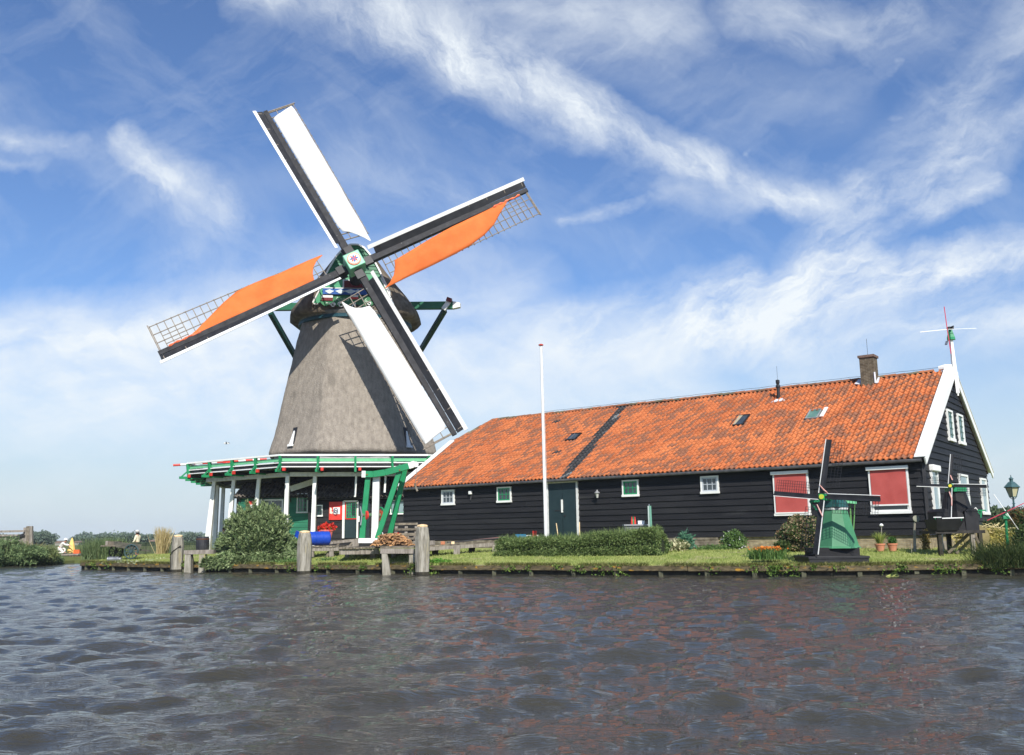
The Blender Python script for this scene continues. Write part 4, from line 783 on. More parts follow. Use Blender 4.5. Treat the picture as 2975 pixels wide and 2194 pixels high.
# ================================================================ BUILDINGS UNDER THE GALLERY
GRB=mat('green_boards',(.010,.11,.06),(.018,.17,.09),.55,1.5,stretch=(.4,.4,4),bump=.2,bscale=14,island=((0,(.8,.8,.8)),(1,(1.15,1.15,1.15))))
SLATE=mat('grey_pantile',(.06,.052,.045),(.13,.115,.10),.8,1.2,bump=.3,bscale=20,island=((0,(.6,.6,.6)),(1,(1.5,1.45,1.4))),spec=.15)
def wallX(b,x0,x1,y,z0,z1,bh=.25,f=.035):       # boards on a wall facing the water
    z=z0
    while z<z1-.02:
        zt=min(z+bh+.015,z1); b.hexa([(x0,y,z),(x1,y,z),(x1,y-f,z),(x0,y-f,z),(x0,y,zt),(x1,y,zt),(x1,y-.01,zt),(x0,y-.01,zt)]); z+=bh
def framewin(parent,px0,py0,px1,py1,Y,cols,rows,inner,fr=W_PAINT,name='window',fw=.05,glass=GLASS,label=None):
    a=at(px0,py1,Y); c=at(px1,py0,Y); x0,x1,z0,z1=a[0],c[0],a[2],c[2]; b=MB()
    b.rbox(x0,x0+fw,Y-.06,Y,z0,z1); b.rbox(x1-fw,x1,Y-.06,Y,z0,z1); b.rbox(x0+fw,x1-fw,Y-.06,Y,z1-fw,z1); b.rbox(x0-.02,x1+.02,Y-.08,Y,z0-.02,z0+fw); f=b.build(name,fr,parent,'W')
    if label: f['label']=label
    b=MB(); b.rbox(x0+fw,x1-fw,Y-.012,Y-.002,z0+fw,z1-fw); b.build('pane',glass,f,'W'); b=MB()
    for i in range(cols+1): x=x0+fw+.015+(x1-x0-2*fw-.03)*i/cols; b.rbox(x-.014,x+.014,Y-.045,Y-.013,z0+fw,z1-fw)
    for i in range(rows+1): z=z0+fw+.015+(z1-z0-2*fw-.03)*i/rows; b.rbox(x0+fw,x1-fw,Y-.042,Y-.014,z-.013,z+.013)
    b.build('glazing_bars',inner,f,'W'); return f
YG=46.0; KCUR=1.1
xa=at(690,1500,YG)[0]; xb=at(905,1500,YG)[0]
gs=thing('green_shed','green boarded shed with a dark tiled roof under the mill gallery','shed',(xa,YG,.7))
b=MB(); wallX(b,xa,xb,YG,.55,3.35); b.build('front_wall',GRB,gs,'W')
b=MB(); b.rbox(xa-.06,xa+.04,YG-.05,YG+3.6,.5,3.3); b.rbox(xb,xb+.06,YG-.02,YG+3.6,.5,3.3); b.build('side_wall',BLACK_BOARD,gs,'W')
def shedroof(x0,x1,y0,z0,y1,z1,parent,seed,name='tile_roof',over=.25):
    A=V(x0,y0-over,z0); sdir=nrm(V(0,y1-y0+over,z1-z0)); nn_=V(0,-sdir[2],sdir[1]); ln=math.hypot(y1-y0+over,z1-z0)
    fn=lambda u,s,h=0: A+V(1,0,0)*u+sdir*s+nn_*h
    tiles(fn,0,x1-x0,ln,lambda s:x1-x0+.1,lambda u,s,r:0,[name],[SLATE],parent,seed)
    b=MB(); b.hexa([fn(0,0,-.06),fn(x1-x0,0,-.06),fn(x1-x0,ln,-.06),fn(0,ln,-.06),fn(0,0,-.02),fn(x1-x0,0,-.02),fn(x1-x0,ln,-.02),fn(0,ln,-.02)]); b.build('roof_boarding',BLACK,parent,'W')
for o in (gs,): shedroof(xa-.15,xb+.1,YG,3.32,YG+1.6,4.1,gs,3)
b=MB(); P=at(843,1421,YG-.25); Q=at(911,1399,YG-.25); b.bar(P,Q,.05,.28,(0,0,1)); b.build('bargeboard',GREY_PAINT,gs,'W')
framewin(gs,862,1433,896,1490,YG-.03,3,4,GREEN,GREY_PAINT,label='tall window with green bars'); framewin(gs,752,1450,824,1500,YG-.03,2,2,GREY_PAINT,GREY_PAINT,label='wide window behind the bush')
b=MB(); 
for px in (699,765,845): P=at(px,1442,YG-.05); b.bar(P+V(0,0,-.28),P+V(0,-.22,0),.05,.05)
b.build('eave_brackets',BLACK,gs,'W')
sg=thing('wall_sign','red panel with a white notice on the green shed, half hidden by the bush','sign',at(730,1475,YG-.08))
a=at(716,1492,YG-.05); c=at(743,1456,YG-.05); b=MB(); b.rbox(a[0],c[0],YG-.09,YG-.05,a[2],c[2]); b.build('board',RED,sg,'W'); a=at(725,1494,YG-.09); c=at(741,1466,YG-.09); b=MB(); b.rbox(a[0],c[0],YG-.11,YG-.092,a[2],c[2]); b.build('notice',GREY_PAINT,sg,'W')
YL=45.6; xc=at(900,1500,YL)[0]; xd=at(1150,1500,YL)[0]
ln_=thing('black_lean_to','low black boarded lean-to with grey tiles between the mill and the warehouse','lean-to',(xc,YL,.9))
b=MB(); wallX(b,xc,-4.9,YL,.7,3.12,.26); b.build('front_wall',BLACK_BOARD,ln_,'W')
b=MB(); b.rbox(xc-.08,xc,YL-.03,YL+4,.6,3.2); b.build('side_wall',BLACK_BOARD,ln_,'W')
shedroof(xc-.1,-4.7,YL,3.18,YL+3.0,4.35,ln_,4,over=.35)
framewin(ln_,915,1467,938,1500,YL-.03,2,2,DKGREEN,label='small green window beside the white post')
framewin(ln_,1134,1452,1181,1494,YL-.03,2,1,GREEN,label='white and green window behind the crane',glass=GLASSL)
b=MB(); a=at(998,1564,YL-.04); c=at(1040,1456,YL-.04); b.rbox(a[0],c[0],YL-.09,YL-.04,a[2],c[2]); dr=b.build('door',DOORC,ln_,'W')
b=MB(); b.rbox(a[0]-.06,a[0]+.05,YL-.13,YL-.04,a[2],c[2]); b.rbox(c[0]-.04,c[0]+.04,YL-.13,YL-.04,a[2],c[2]); b.rbox(a[0],c[0],YL-.13,YL-.04,c[2]-.04,c[2]+.04); b.build('door_frame',W_PAINT,dr,'W')
z_=at(1020,1509,YL)[2]; b=MB(); b.rbox(a[0]+.05,c[0]-.04,YL-.12,YL-.09,z_,c[2]-.04); b.build('door_window_frame',RED,dr,'W'); b=MB(); b.rbox(a[0]+.14,c[0]-.06,YL-.125,YL-.121,z_+.07,c[2]-.06); b.build('pane',GLASS,dr,'W')
b=MB()
for i in range(5): x=a[0]+.15+(c[0]-a[0]-.22)*i/4; b.rbox(x-.02,x+.02,YL-.15,YL-.127,z_+.06,c[2]-.06)
for i in range(5): z=z_+.08+(c[2]-z_-.16)*i/4; b.rbox(a[0]+.14,c[0]-.06,YL-.148,YL-.128,z-.018,z+.018)
b.build('glazing_bars',GREEN,dr,'W')
b=MB(); a=at(1042,1564,YL-.04); c=at(1075,1456,YL-.04); b.rbox(a[0]+.03,c[0],YL-.1,YL-.04,a[2],c[2]); d2=b.build('plain_door',DOORC,ln_,'W'); b=MB(); P=at(1043,1508,YL-.12); b.box(P,(.06,.05,.28)); b.build('handle',W_PAINT,d2,'W')
nb=thing('notice_board','red notice board with a white poster left of the lean-to door','notice board',at(976,1484,YL-.1))
a=at(956,1511,YL-.05); c=at(995,1458,YL-.05); b=MB(); b.rbox(a[0],c[0],YL-.1,YL-.05,a[2],c[2]); b.build('board',RED,nb,'W')
a2=at(968,1494,YL-.1); c2=at(988,1474,YL-.1); b=MB(); b.rbox(a2[0],c2[0],YL-.115,YL-.102,a2[2],c2[2]); ps=b.build('poster',W_PAINT,nb,'W')
P=(a2+c2)/2+V(0,-.13,0)-V(.02,0,0); b=MB(); b.tube([P+V(math.cos(t)*.10,0,math.sin(t)*.12) for t in np.linspace(0,2*PI,17)],.018,5); b.bar(P+V(-.06,0,.07),P+V(.06,0,-.07),.03,.02); b.build('round_emblem',mat('navy_ink',(.02,.03,.14),None,.5),ps,'W')
a3=at(958,1492,YL-.1); b=MB(); b.prism([a3+V(*t) for t in ((0,0,0),(.12,0,-.02),(.16,0,.05),(.08,0,.12),(.12,0,.2),(.07,0,.28),(.0,0,.3))],(0,-.015,0)); b.build('white_figure',mat('poster_cream',(.75,.66,.55),None,.6),nb,'W')
KCUR=1.0
fb=thing('flower_tub','pink tub full of red flowers beside the blue barrel','planter',at(948,1567,41.5)); P=at(948,1567,41.5)
b=MB(); b.lathe(P,[(.2,0),(.3,.36),(.33,.38),(.33,.42)],18); b.build('tub',mat('pink_plastic',(.72,.16,.15),(.78,.2,.18),.5,4),fb,'W')
g=leaves(blob(900,P+V(0,0,.5),(.38,.3,.2),.3),.09,.07,'red_flowers',leafmat('red_petals',(.5,.02,.015),(.75,.06,.03)),fb,org=P); leaves(blob(260,P+V(0,0,.44),(.38,.3,.14),.3),.09,.05,'leaves',IVY,fb,org=P)
# ================================================================ CRANE
YC=36.3
cr=thing('wooden_crane','green timber crane with a white post and a cream base beside the lean-to','crane',at(1090,1578,YC))
def C(px,py,dy=0): return at(px,py,YC+dy)
b=MB(); b.bar(C(1052,1566),C(1071,1372),.22,.2,(0,1,0),w2=.2); b.build('front_leg',GREEN,cr,'W',bevel=.008)
b=MB(); b.bar(C(1096,1566),C(1167,1352),.2,.2,(0,1,0)); b.build('diagonal_brace',GREEN,cr,'W',bevel=.008)
b=MB(); b.bar(C(1131,1562,1.2),C(1178,1362,.8),.2,.2,(0,1,0)); b.build('diagonal_brace',GREEN,cr,'W',bevel=.008)
b=MB(); 
jib=[(1053,1378),(1085,1378),(1120,1373),(1150,1365),(1188,1354)]
for i in range(4): b.bar(C(*jib[i],-.12),C(*jib[i+1],-.12),.2,.24)
J=b.build('jib',GREEN,cr,'W')
b=MB(); b.bar(C(1052,1378,-.12),C(1063,1378,-.12),.215,.255); b.bar(C(1188,1354,-.12),C(1206,1348,-.12),.215,.25); b.cyl(C(1208,1349,-.25),C(1208,1349,.05),.11,n=14); b.build('jib_end',W_PAINT,J,'W')
for p in ((1066,1379),(1161,1366)): b=MB(); b.cyl(C(*p,-.25),C(*p,-.21),.03,n=8); b.build('bolt',mat('rusty_iron',(.15,.07,.03),(.3,.14,.06),.8,9),J,'W')
b=MB(); b.bar(C(1089,1572,.15),C(1094,1384,.15),.27,.27,(0,1,0)); b.build('white_post',W_PAINT,cr,'W',bevel=.03)
b=MB(); b.bar(C(1044,1571,.1),C(1106,1571,.1),.5,.19); b.build('base_beam',W_PAINT,cr,'W',bevel=.01)
b=MB(); b.tube([C(1212,1349,-.1),C(1211,1370,-.1),C(1208,1395,-.1),C(1206,1408,-.1)],.012,5); b.build('rope',LATT,cr,'W')
b=MB(); b.bar(C(1204,1404,-.1),C(1213,1427,-.1),.07,.05,(0,1,0)); b.build('hook_block',DECKW,cr,'W')
b=MB(); b.cyl(C(1047,1497,-.15),C(1118,1497,.5),.075,n=12); wn_=b.build('winch_axle',mat('worn_green',(.05,.16,.08),(.15,.2,.1),.6,8),cr,'W')
b=MB(); b.lathe(C(1063,1497,-.05),[(.13,-.04),(.18,-.03),(.18,.04),(.13,.05)],16,ax=nrm(C(1118,1497,.5)-C(1047,1497,-.15))); b.build('rope_drum',RED,wn_,'W')
b=MB(); ax_=nrm(C(1118,1497,.5)-C(1047,1497,-.15)); P=C(1106,1497,.4); x_=nrm(np.cross(ax_,UP)); 
b.tube([P+x_*math.cos(t)*.30+UP*math.sin(t)*.30 for t in np.linspace(0,2*PI,25)],.035,6); 
for t in np.linspace(0,PI,4)[:-1]: b.bar(P-x_*math.cos(t)*.3-UP*math.sin(t)*.3,P+x_*math.cos(t)*.3+UP*math.sin(t)*.3,.05,.03)
b.build('wheel',GREEN,wn_,'W')
b=MB(); b.lathe(P,[(.16,-.03),(.22,-.02),(.22,.02),(.16,.03)],16,ax=ax_); b.build('wheel_hub',mat('brick_red_paint',(.45,.09,.04),None,.5),wn_,'W')
b=MB(); b.bar(C(1052,1497,-.2),C(1047,1472,-.2),.045,.045); b.build('handle',METAL,wn_,'W'); b=MB(); b.bar(C(1052,1497,-.2),C(1048,1526,-.2),.045,.045); b.build('handle',METAL,wn_,'W')
# ================================================================ JETTIES, POSTS
def zat(px,py,Y): return float(at(px,py,Y)[2])
def bollard(px,py0,py1,Y,w,label,lean=0,cap=True,rope=False):
    P=at(px,py0,Y); Tz=zat(px,py1,Y); t=thing('mooring_post',label,'post',(P[0],Y,0),0,'big mooring posts along the quay'); b=MB(); h=Tz
    x,y=P[0],Y; n8=8; pr_=[(w*.52,-.5),(w*.52,h*.12),(w*.56,h*.4),(w*.55,h*.72),(w*.46,h-.12),(w*.40,h-.07)]
    b.lathe((x,y,0),[(r*1.08,z) for r,z in pr_],8,rot=PI/8); b.build('shaft',POSTW,t,'W')
    b=MB(); b.lathe((x,y,0),[(w*.43,h-.068),(w*.45,h-.03),(w*.36,h),(w*.1,h+.02)],8,rot=PI/8); b.build('cap',CAPW,t,'W')
    b=MB(); b.lathe((x,y,0),[(w*.575,-.4),(w*.575,.07),(w*.56,.12)],8,rot=PI/8); b.build('wet_base',DARKWOOD,t,'W')
    if rope: b=MB(); b.tube([(x-w*.6,y-.05,.1),(x-w*.62,y-.1,.7),(x-w*.3,y-w*.62,.82),(x+w*.5,y-w*.5,1.05)],.022,5); b.build('rope',DARKWOOD,t,'W')
    return t
bollard(1227,1668,1525,31.2,.43,'tall pale mooring post right of the firewood pile'); bollard(883,1665,1543,33.6,.45,'pale mooring post between the bush and the blue barrel'); bollard(513,1661,1555,37.3,.40,'leftmost mooring post with an orange top and a rope round it',rope=True)
lj=thing('landing_frame','weathered timber landing frame left of the large bush','landing frame',at(572,1662,36.6))
b=MB(); b.bar(at(538,1605,36.6),at(624,1603,36.6),.3,.16); b.build('top_beam',OLDWOOD,lj,'W')
for p,q_,w_ in (((548,1664),(549,1611),.30),((590,1664),(590,1611),.30)): b=MB(); b.bar(at(*p,36.6)+V(0,0,-.3),at(*q_,36.6),w_,.26,(0,1,0),w2=w_*.78); b.build('leg',POSTW,lj,'W')
b=MB(); b.bar(at(556,1612,37.2),at(560,1640,37.4),.1,.1); b.bar(at(540,1596+9,37.3),at(640,1594+9,37.3),.25,.08); b.build('rear_beam',DECKW,lj,'W')
jt=thing('wooden_jetty','weathered timber jetty on thick legs carrying the crane and firewood','jetty',at(1150,1590,34))
def deck(b,px0,px1,pyt,Yf,dep,n,th=.055):
    A=at(px0,pyt,Yf); B=at(px1,pyt,Yf); z=(A[2]+B[2])/2; wd=(B[0]-A[0])/n
    for i in range(n): dz=rr.uniform(-.008,.008); b.rbox(A[0]+i*wd+.008,A[0]+(i+1)*wd-.008,Yf-rr.uniform(0,.05),Yf+dep,z-th+dz,z+dz)
    return A[0],B[0],z
b=MB(); xj0,xj1,zj=deck(b,985,1240,1589,34.2,2.9,26); b.build('deck',DECKW,jt,'W')
b=MB(); b.bar(V(xj0,34.32,zj-.16),V(xj1-1.8,34.32,zj-.16),.12,.2); b.build('front_beam',OLDWOOD,jt,'W')
b=MB(); A=at(1106,1601,31.8); B=at(1204,1601,31.8); b.bar(A,B,.26,.17); b.build('front_beam',OLDWOOD,jt,'W'); b=MB(); b.rbox(A[0],B[0],31.7,34.2,A[2]+.09,A[2]+.14); b.build('deck_front',DECKW,jt,'W')
for p,q_,Y_,w_,w2_ in (((1127,1668),(1118,1607),31.8,.31,.19),((1197,1668),(1197,1607),31.8,.19,.19),((1084,1650),(1084,1600),34.9,.2,.2),((1145,1650),(1143,1602),34.9,.16,.16),((1010,1648),(1008,1600),35.6,.14,.14),((1170,1645),(1170,1600),36.2,.16,.16)):
    b=MB(); b.bar(at(*p,Y_)-V(0,0,.3),at(*q_,Y_),w_,.24 if w_>.19 else .15,(0,1,0),w2=w2_); b.build('leg',POSTW if Y_<32 else OLDWOOD,jt,'W')
b=MB(); b.bar(at(1138,1641,32.2),at(1196,1641,32.2),.1,.2); b.build('cross_beam',OLDWOOD,jt,'W')
lp=thing('low_platform','low plank platform carrying the blue barrel','platform',at(940,1600,36.4))
b=MB(); x0_,x1_,zl=deck(b,900,985,1586,36.2,1.6,9); b.build('deck',DECKW,lp,'W'); b=MB(); b.bar(V(x0_,36.25,zl-.13),V(x1_,36.25,zl-.13),.1,.14); b.build('front_beam',OLDWOOD,lp,'W')
for px in (906,964): b=MB(); b.bar(at(px,1618,36.3),at(px,1594,36.3),.17,.17,(0,1,0)); b.build('leg',OLDWOOD,lp,'W')
b=MB(); b.bar(at(946,1622,36.35),at(962,1598,36.35),.08,.1); b.build('brace',DECKW,lp,'W')
rp=thing('plank_ramp','raised plank frame sloping up behind the blue barrel','ramp',at(1000,1585,38.4))
b=MB()
for i in range(9): a=at(955+i*11,1574-i*1.0,38.8); b.box(a+V(0,.3,0),(.2,1.4,.04))
b.build('planks',DECKW,rp,'W'); b=MB(); b.bar(at(950,1579,38.2),at(1045,1568,38.2),.08,.1); b.bar(at(958,1592,38.0),at(1045,1588,38.0),.1,.12); b.build('rail',OLDWOOD,rp,'W')
b=MB(); b.box(at(1035,1579,37.4),(.26,.3,.28)); b.build('block',OLDWOOD,rp,'W')
for px in (975,1012): b=MB(); b.bar(at(px,1590,38.2),at(px+14,1574,38.2),.05,.07); b.build('strut',DECKW,rp,'W')
br=thing('blue_barrel','blue plastic barrel lying on its side next to the mooring post','barrel',at(925,1583,36.6))
Pb=at(893,1567,36.5); Qb=at(957,1563,36.9); d=nrm(Qb-Pb); Ls=np.linalg.norm(Qb-Pb); R=.27
Pb[2]=zl+R+.02; Qb[2]=zl+R+.02; d=nrm(Qb-Pb); b=MB(); prf=[(R*.86,0),(R*.97,.02),(R,.06),(R,Ls*.31),(R*1.035,Ls*.325),(R*1.035,Ls*.345),(R,Ls*.36),(R,Ls*.63),(R*1.035,Ls*.645),(R*1.035,Ls*.665),(R,Ls*.68),(R,Ls-.06),(R*.97,Ls-.02),(R*.86,Ls)]
b.lathe(Pb,prf,28,ax=d); b.build('drum',mat('blue_plastic',(.008,.05,.36),(.012,.07,.46),.35,3,spec=.5),br,'W')
b=MB(); b.lathe(Pb-d*.012,[(.04,0),(.04,.02)],10,ax=d); b.build('bung',BLACK,br,'W')
bc=thing('blue_bucket','small blue bucket behind the bush end','bucket',at(863,1560,37.2)); b=MB(); b.lathe(at(863,1562,37.3),[(.13,0),(.17,.22),(.18,.24)],16,ax=(.5,0,.87)); b.build('pail',mat('blue_plastic',(0,0,0)),bc,'W'); b=MB(); P=at(863,1550,37.3); b.tube([P+V(-.13,0,.02),P+V(0,-.02,.12),P+V(.13,0,.04)],.008,4); b.build('bail',METAL,bc,'W')
# firewood
fw=MB(); c0=at(1134,1588,33.9)
for i in range(420):
    lay=i/420; rx=.72*(1-lay*.62); x=c0[0]+rr.uniform(-rx,rx*1.25); y=33.9+rr.uniform(-.4,.55)*(1-lay*.5); z=zj+.06+lay*.40*(1-.3*abs(x-c0[0])); a=rr.uniform(0,PI); e_=rr.uniform(-.5,.5); dd_=V(math.cos(a)*math.cos(e_),math.sin(a)*math.cos(e_),math.sin(e_))*rr.uniform(.08,.17); fw.bar((x,y,z)-dd_,(x,y,z)+dd_,rr.uniform(.022,.06),rr.uniform(.02,.045))
fo=fw.build('firewood_pile',mat('split_firewood',(.30,.17,.09),(.52,.33,.17),.85,9,bump=.3,island=((0,(.45,.42,.4)),(.5,(1,.95,.9)),(1,(1.35,1.2,1.0)))),bevel=0); tag(fo,'heap of split firewood at the foot of the crane','firewood',kind='stuff')
def pallet(px0,py0,px1,py1,Y,label):
    t=thing('pallet',label,'pallet',at((px0+px1)/2,py1,Y),0,'pallets leaning behind the firewood'); A=at(px0,py1,Y); B=at(px1,py1,Y); T=at(px0,py0,Y); h=T[2]-A[2]; b=MB(); w_=B[0]-A[0]; tilt=.18
    for i in range(3): z=A[2]+h*i/2.0*.94+.03; y=Y+tilt*i/2; b.rbox(A[0],B[0],y-.01,y+.015,z,z+.085)
    b.build('boards',DECKW,t,'W'); b=MB()
    for f in (.02,.46,.9):
        for i in range(2): z=A[2]+h*(i+.5)/2*.94; b=MB(); b.box((A[0]+w_*(f+.04),Y+.05+tilt*(i+.5)/2,z),(.12,.1,h*.4)); b.build('block',OLDWOOD,t,'W')
    return t
pallet(1146,1526,1212,1560,36.9,'upper pallet of slats leaning behind the tall mooring post'); pallet(1156,1556,1208,1584,36.5,'lower pallet half hidden by the firewood')
rb=thing('red_pot','small red pot on the pallets behind the firewood','pot',at(1153,1562,36.3)); P=at(1153,1561,36.3); b=MB(); b.lathe(P,[(.06,0),(.085,.16),(.09,.17)],14); b.build('pot_body',mat('red_plastic',(.75,.05,.04),None,.4),rb,'W'); b=MB(); b.lathe(P,[(.094,.15),(.094,.175)],14); b.build('rim',RED,rb,'W')
wk=thing('white_stake','short white stake standing in the firewood','stake',at(1112,1562,34.4)); b=MB(); b.bar(at(1116,1562,34.4),at(1111,1547,34.4),.04,.02); b.build('stick',W_PAINT,wk,'W')
sb=thing('timber_shelf','low plank shelf on legs along the warehouse wall','shelf',at(1340,1600,35.5))
b=MB(); A=V(*at(1238,1586,34.2)); B=V(*at(1446,1572,35.6)); nseg=9
for i in range(nseg):
    a=A+(B-A)*i/nseg; c=A+(B-A)*(i+1)/nseg
    for k in range(3): b.hexa([a+V(0,.28*k,-.05),c+V(-.01,.28*k,-.05),c+V(-.01,.28*k+.26,-.05),a+V(0,.28*k+.26,-.05),a+V(0,.28*k,0),c+V(-.01,.28*k,0),c+V(-.01,.28*k+.26,0),a+V(0,.28*k+.26,0)])
b.build('shelf_boards',DECKW,sb,'W'); b=MB(); b.bar(A+V(0,.03,-.12),B+V(0,.03,-.12),.07,.13); b.build('front_beam',OLDWOOD,sb,'W')
for px,py,Y_ in ((1262,1625,34.9),(1325,1616,34.7),(1368,1612,35.6),(1437,1607,35.4)): P=at(px,1590,Y_); b=MB(); b.bar(V(P[0],Y_,.35),V(P[0]+.05,Y_,zat(px,1584,Y_)),.2,.14,(0,1,0),w2=.26); b.build('leg',OLDWOOD if px in(1325,1437) else DARKWOOD,sb,'W')
for i,(px,w_,h_,c_,lb,nm) in enumerate(((1252,.3,.16,OLDWOOD,'grey timber block next to the tall mooring post','timber_block'),(1287,.16,.12,mat('terracotta',(.35,.12,.06),(.5,.2,.1),.8,6),'terracotta offcut on the plank shelf','brick'),(1316,.12,.1,CAPW,'pale timber offcut on the plank shelf','timber_offcut'))):
    P=at(px,1581-i,34.6+i*.15); o=MB(); o.box(P+V(0,0,h_/2-.03),(w_,.2,h_)); t=o.build(nm,c_,bevel=.01); tag(t,lb,'timber' if i!=1 else 'brick')
b=MB(); A=at(1300,1578,35.1); B=at(1455,1565,35.9)
for k in range(3): b.bar(A+V(.2*k,.1*k,.03),B+V(0,.12*k,.02+.02*k),.12,.04,mi=k%2)
t=b.build('long_planks',[mat('dark_board',(.03,.03,.035),(.06,.06,.06),.7,5),mat('reddish_board',(.28,.11,.08),(.35,.16,.12),.7,5)]); tag(t,'long dark boards lying on the plank shelf by the wall','planks')
# ================================================================ SMALL THINGS BY THE WAREHOUSE
FP=thing('flagpole','tall white flagpole with a red cap rising from behind the hedge','flagpole',at(1587,1560,32.9))
P0_=at(1586.5,1560,32.9); P0_[2]=.6; P1_=at(1571.5,1004,32.9); b=MB(); b.cyl(P0_,P1_,.065,.042,14); b.build('pole',W_PAINT,FP,'W',smooth=False); b=MB(); b.lathe(P1_,[(.02,-.02),(.09,0),(.09,.035),(.03,.06)],16); b.build('cap',mat('red_cap_paint',(.5,.05,.03),None,.5),FP,'W'); b=MB(); b.tube([P1_+V(.05,-.03,-.05),(P0_+P1_)/2+V(.075,-.04,0),P0_+V(.08,-.04,1.)],.006,4); b.build('halyard',GREY_PAINT,FP,'W')
for (a,c,lb) in (((1625,1552),(1616,1520),'thin stake leaning left before the double door'),((1683,1552),(1684-.5,1517),'thin stake leaning right before the double door')):
    o=MB(); o.cyl(at(*a,35.5)-V(0,0,.5),at(*c,35.5),.018,n=6); tag(o.build('garden_stake',CAPW),lb,'stake')
rc=thing('red_cup','small red cup showing over the left hedge end','cup',at(1553,1548,34.5)); b=MB(); P=at(1553,1552,34.5); b.lathe(P,[(.07,-.4),(.085,.1),(.09,.12)],12); b.build('cup_body',mat('red_plastic',(0,0,0)),rc,'W')
bt=thing('blue_crate','low blue and white crate behind the left hedge end','crate',at(1512,1556,35)); b=MB(); b.box(at(1513,1557,35),(.4,.3,.12)); b.build('crate_body',mat('teal_plastic',(.02,.16,.3),None,.5),bt,'W'); b=MB(); b.box(at(1545,1557,35),(.5,.2,.06)); b.build('lid',GREY_PAINT,bt,'W')
cb=thing('storage_box','grey storage box standing behind the hedge','storage box',at(1845,1560,32.6)); A=at(1815,1575,32.9); B=at(1878,1523,32.9); b=MB(); b.rbox(A[0],B[0],32.7,33.2,A[2],B[2]-.05); b.build('box_body',GREYB,cb,'W'); b=MB(); b.rbox(A[0]-.03,B[0]+.03,32.65,33.25,B[2]-.05,B[2]); b.build('lid',mat('light_grey_plastic',(.28,.29,.3),None,.5),cb,'W')
z_=B[2]
for px,m_,lb in ((1836,RED,'red bottle at the left end of the storage box'),(1840,GREEN,'green bottle between two red bottles on the storage box'),(1845,RED,'red bottle beside the white tub on the storage box')):
    P=at(px,1520,32.9); P[2]=z_; o=MB(); o.lathe(P,[(.04,0),(.035,.12),(.02,.2),(.016,.27)],10); tag(o.build('bottle',m_),lb,'bottle','bottles on the storage box')
o=MB(); P=at(1862,1519,32.9); P[2]=z_+.055; o.box(P,(.22,.2,.11)); o.box(P+V(0,0,.06),(.24,.22,.02)); tag(o.build('white_tub',W_PAINT),'white tub at the right end of the storage box','tub')
dry=thing('folded_parasol','folded green and white garden parasol by the right end of the hedge','parasol',at(1888,1570,32.2)); 
b=MB(); A=at(1890,1570,32.2); B=at(1886,1470,32.2); 
for k in range(5): o_=V(math.cos(k*1.26),math.sin(k*1.26),0)*.055; b.bar(A+o_,B+o_*.8,.045,.045,mi=k%2)
b.build('folded_canopy',[mat('sage_green_cloth',(.10,.25,.18),(.14,.32,.24),.7,4),mat('pale_cloth',(.38,.46,.42),None,.7)],dry,'W'); b=MB(); b.cyl(A-V(0,0,.5),B+V(0,0,.06),.02,n=8); b.build('pole',METAL,dry,'W')
def pot(px,Y,lb,col,seed,tall):
    P=at(px,1590,Y); P[2]=float(gz(P[0],Y))+.01; t=thing('flower_pot',lb,'flower pot',P,0,'terracotta pots on the lawn'); b=MB(); b.lathe(P,[(.105,0),(.15,.2),(.165,.2),(.165,.25),(.14,.25),(.13,.2)],18); b.build('pot_body',mat('terracotta_pot',(.48,.18,.10),(.56,.25,.15),.8,5),t,'W')
    if tall: blades(blob(160,P+V(0,0,.24),(.09,.09,.02),.1),.38,.016,'plant',leafmat('pot_grass',(.18,.28,.05),(.4,.42,.12)),t,lean=.35,org=P)
    else: leaves(blob(500,P+V(0,0,.32),(.13,.13,.13),.2),.07,.03,'plant',leafmat('pot_shrub',(.04,.12,.02),(.09,.2,.04)),t,org=P)
pot(2557,30.2,'terracotta pot with tall yellow-green grass on the lawn','',1,True); pot(2593,30.2,'terracotta pot with a low dark green plant on the lawn','',2,False)
for px,pyt,Y,lb,hd in ((2657,1503,29.8,'tall grey garden post with a round dish top','dish'),(2648,1580,29.2,'short thin stake beside the grey garden post',None),(2561,1531,30.6,'thin stem with a pale ball between the pots','ball')):
    P=at(px,1600,Y); P[2]=float(gz(P[0],Y)); T=at(px if hd!='dish' else 2657,pyt+ (18 if hd=='dish' else 0),Y); t=thing({'dish':'garden_post','ball':'garden_ornament',None:'garden_stake'}[hd],lb,'post' if hd=='dish' else ('ornament' if hd else 'stake'),P); b=MB(); b.cyl(P,V(T[0],T[1],T[2]),.05 if hd=='dish' else .012,.04 if hd=='dish' else .012,8); b.build('shaft',POSTW,t,'W')
    if hd=='dish': b=MB(); q0=at(2661,1508,Y); b.cyl(q0,q0+V(.0,-.03,.01),.11,n=16); b.tube([T,at(2658,1515,Y)+V(0,0,.0),q0],.025,5); b.build('dish',mat('dull_metal',(.14,.15,.10),(.22,.22,.16),.6,8),t,'W')
    if hd=='ball': b=MB(); b.lathe(T,[(.01,0),(.06,.03),(.07,.06),(.02,.11)],10); b.build('ball',W_PAINT,t,'W')
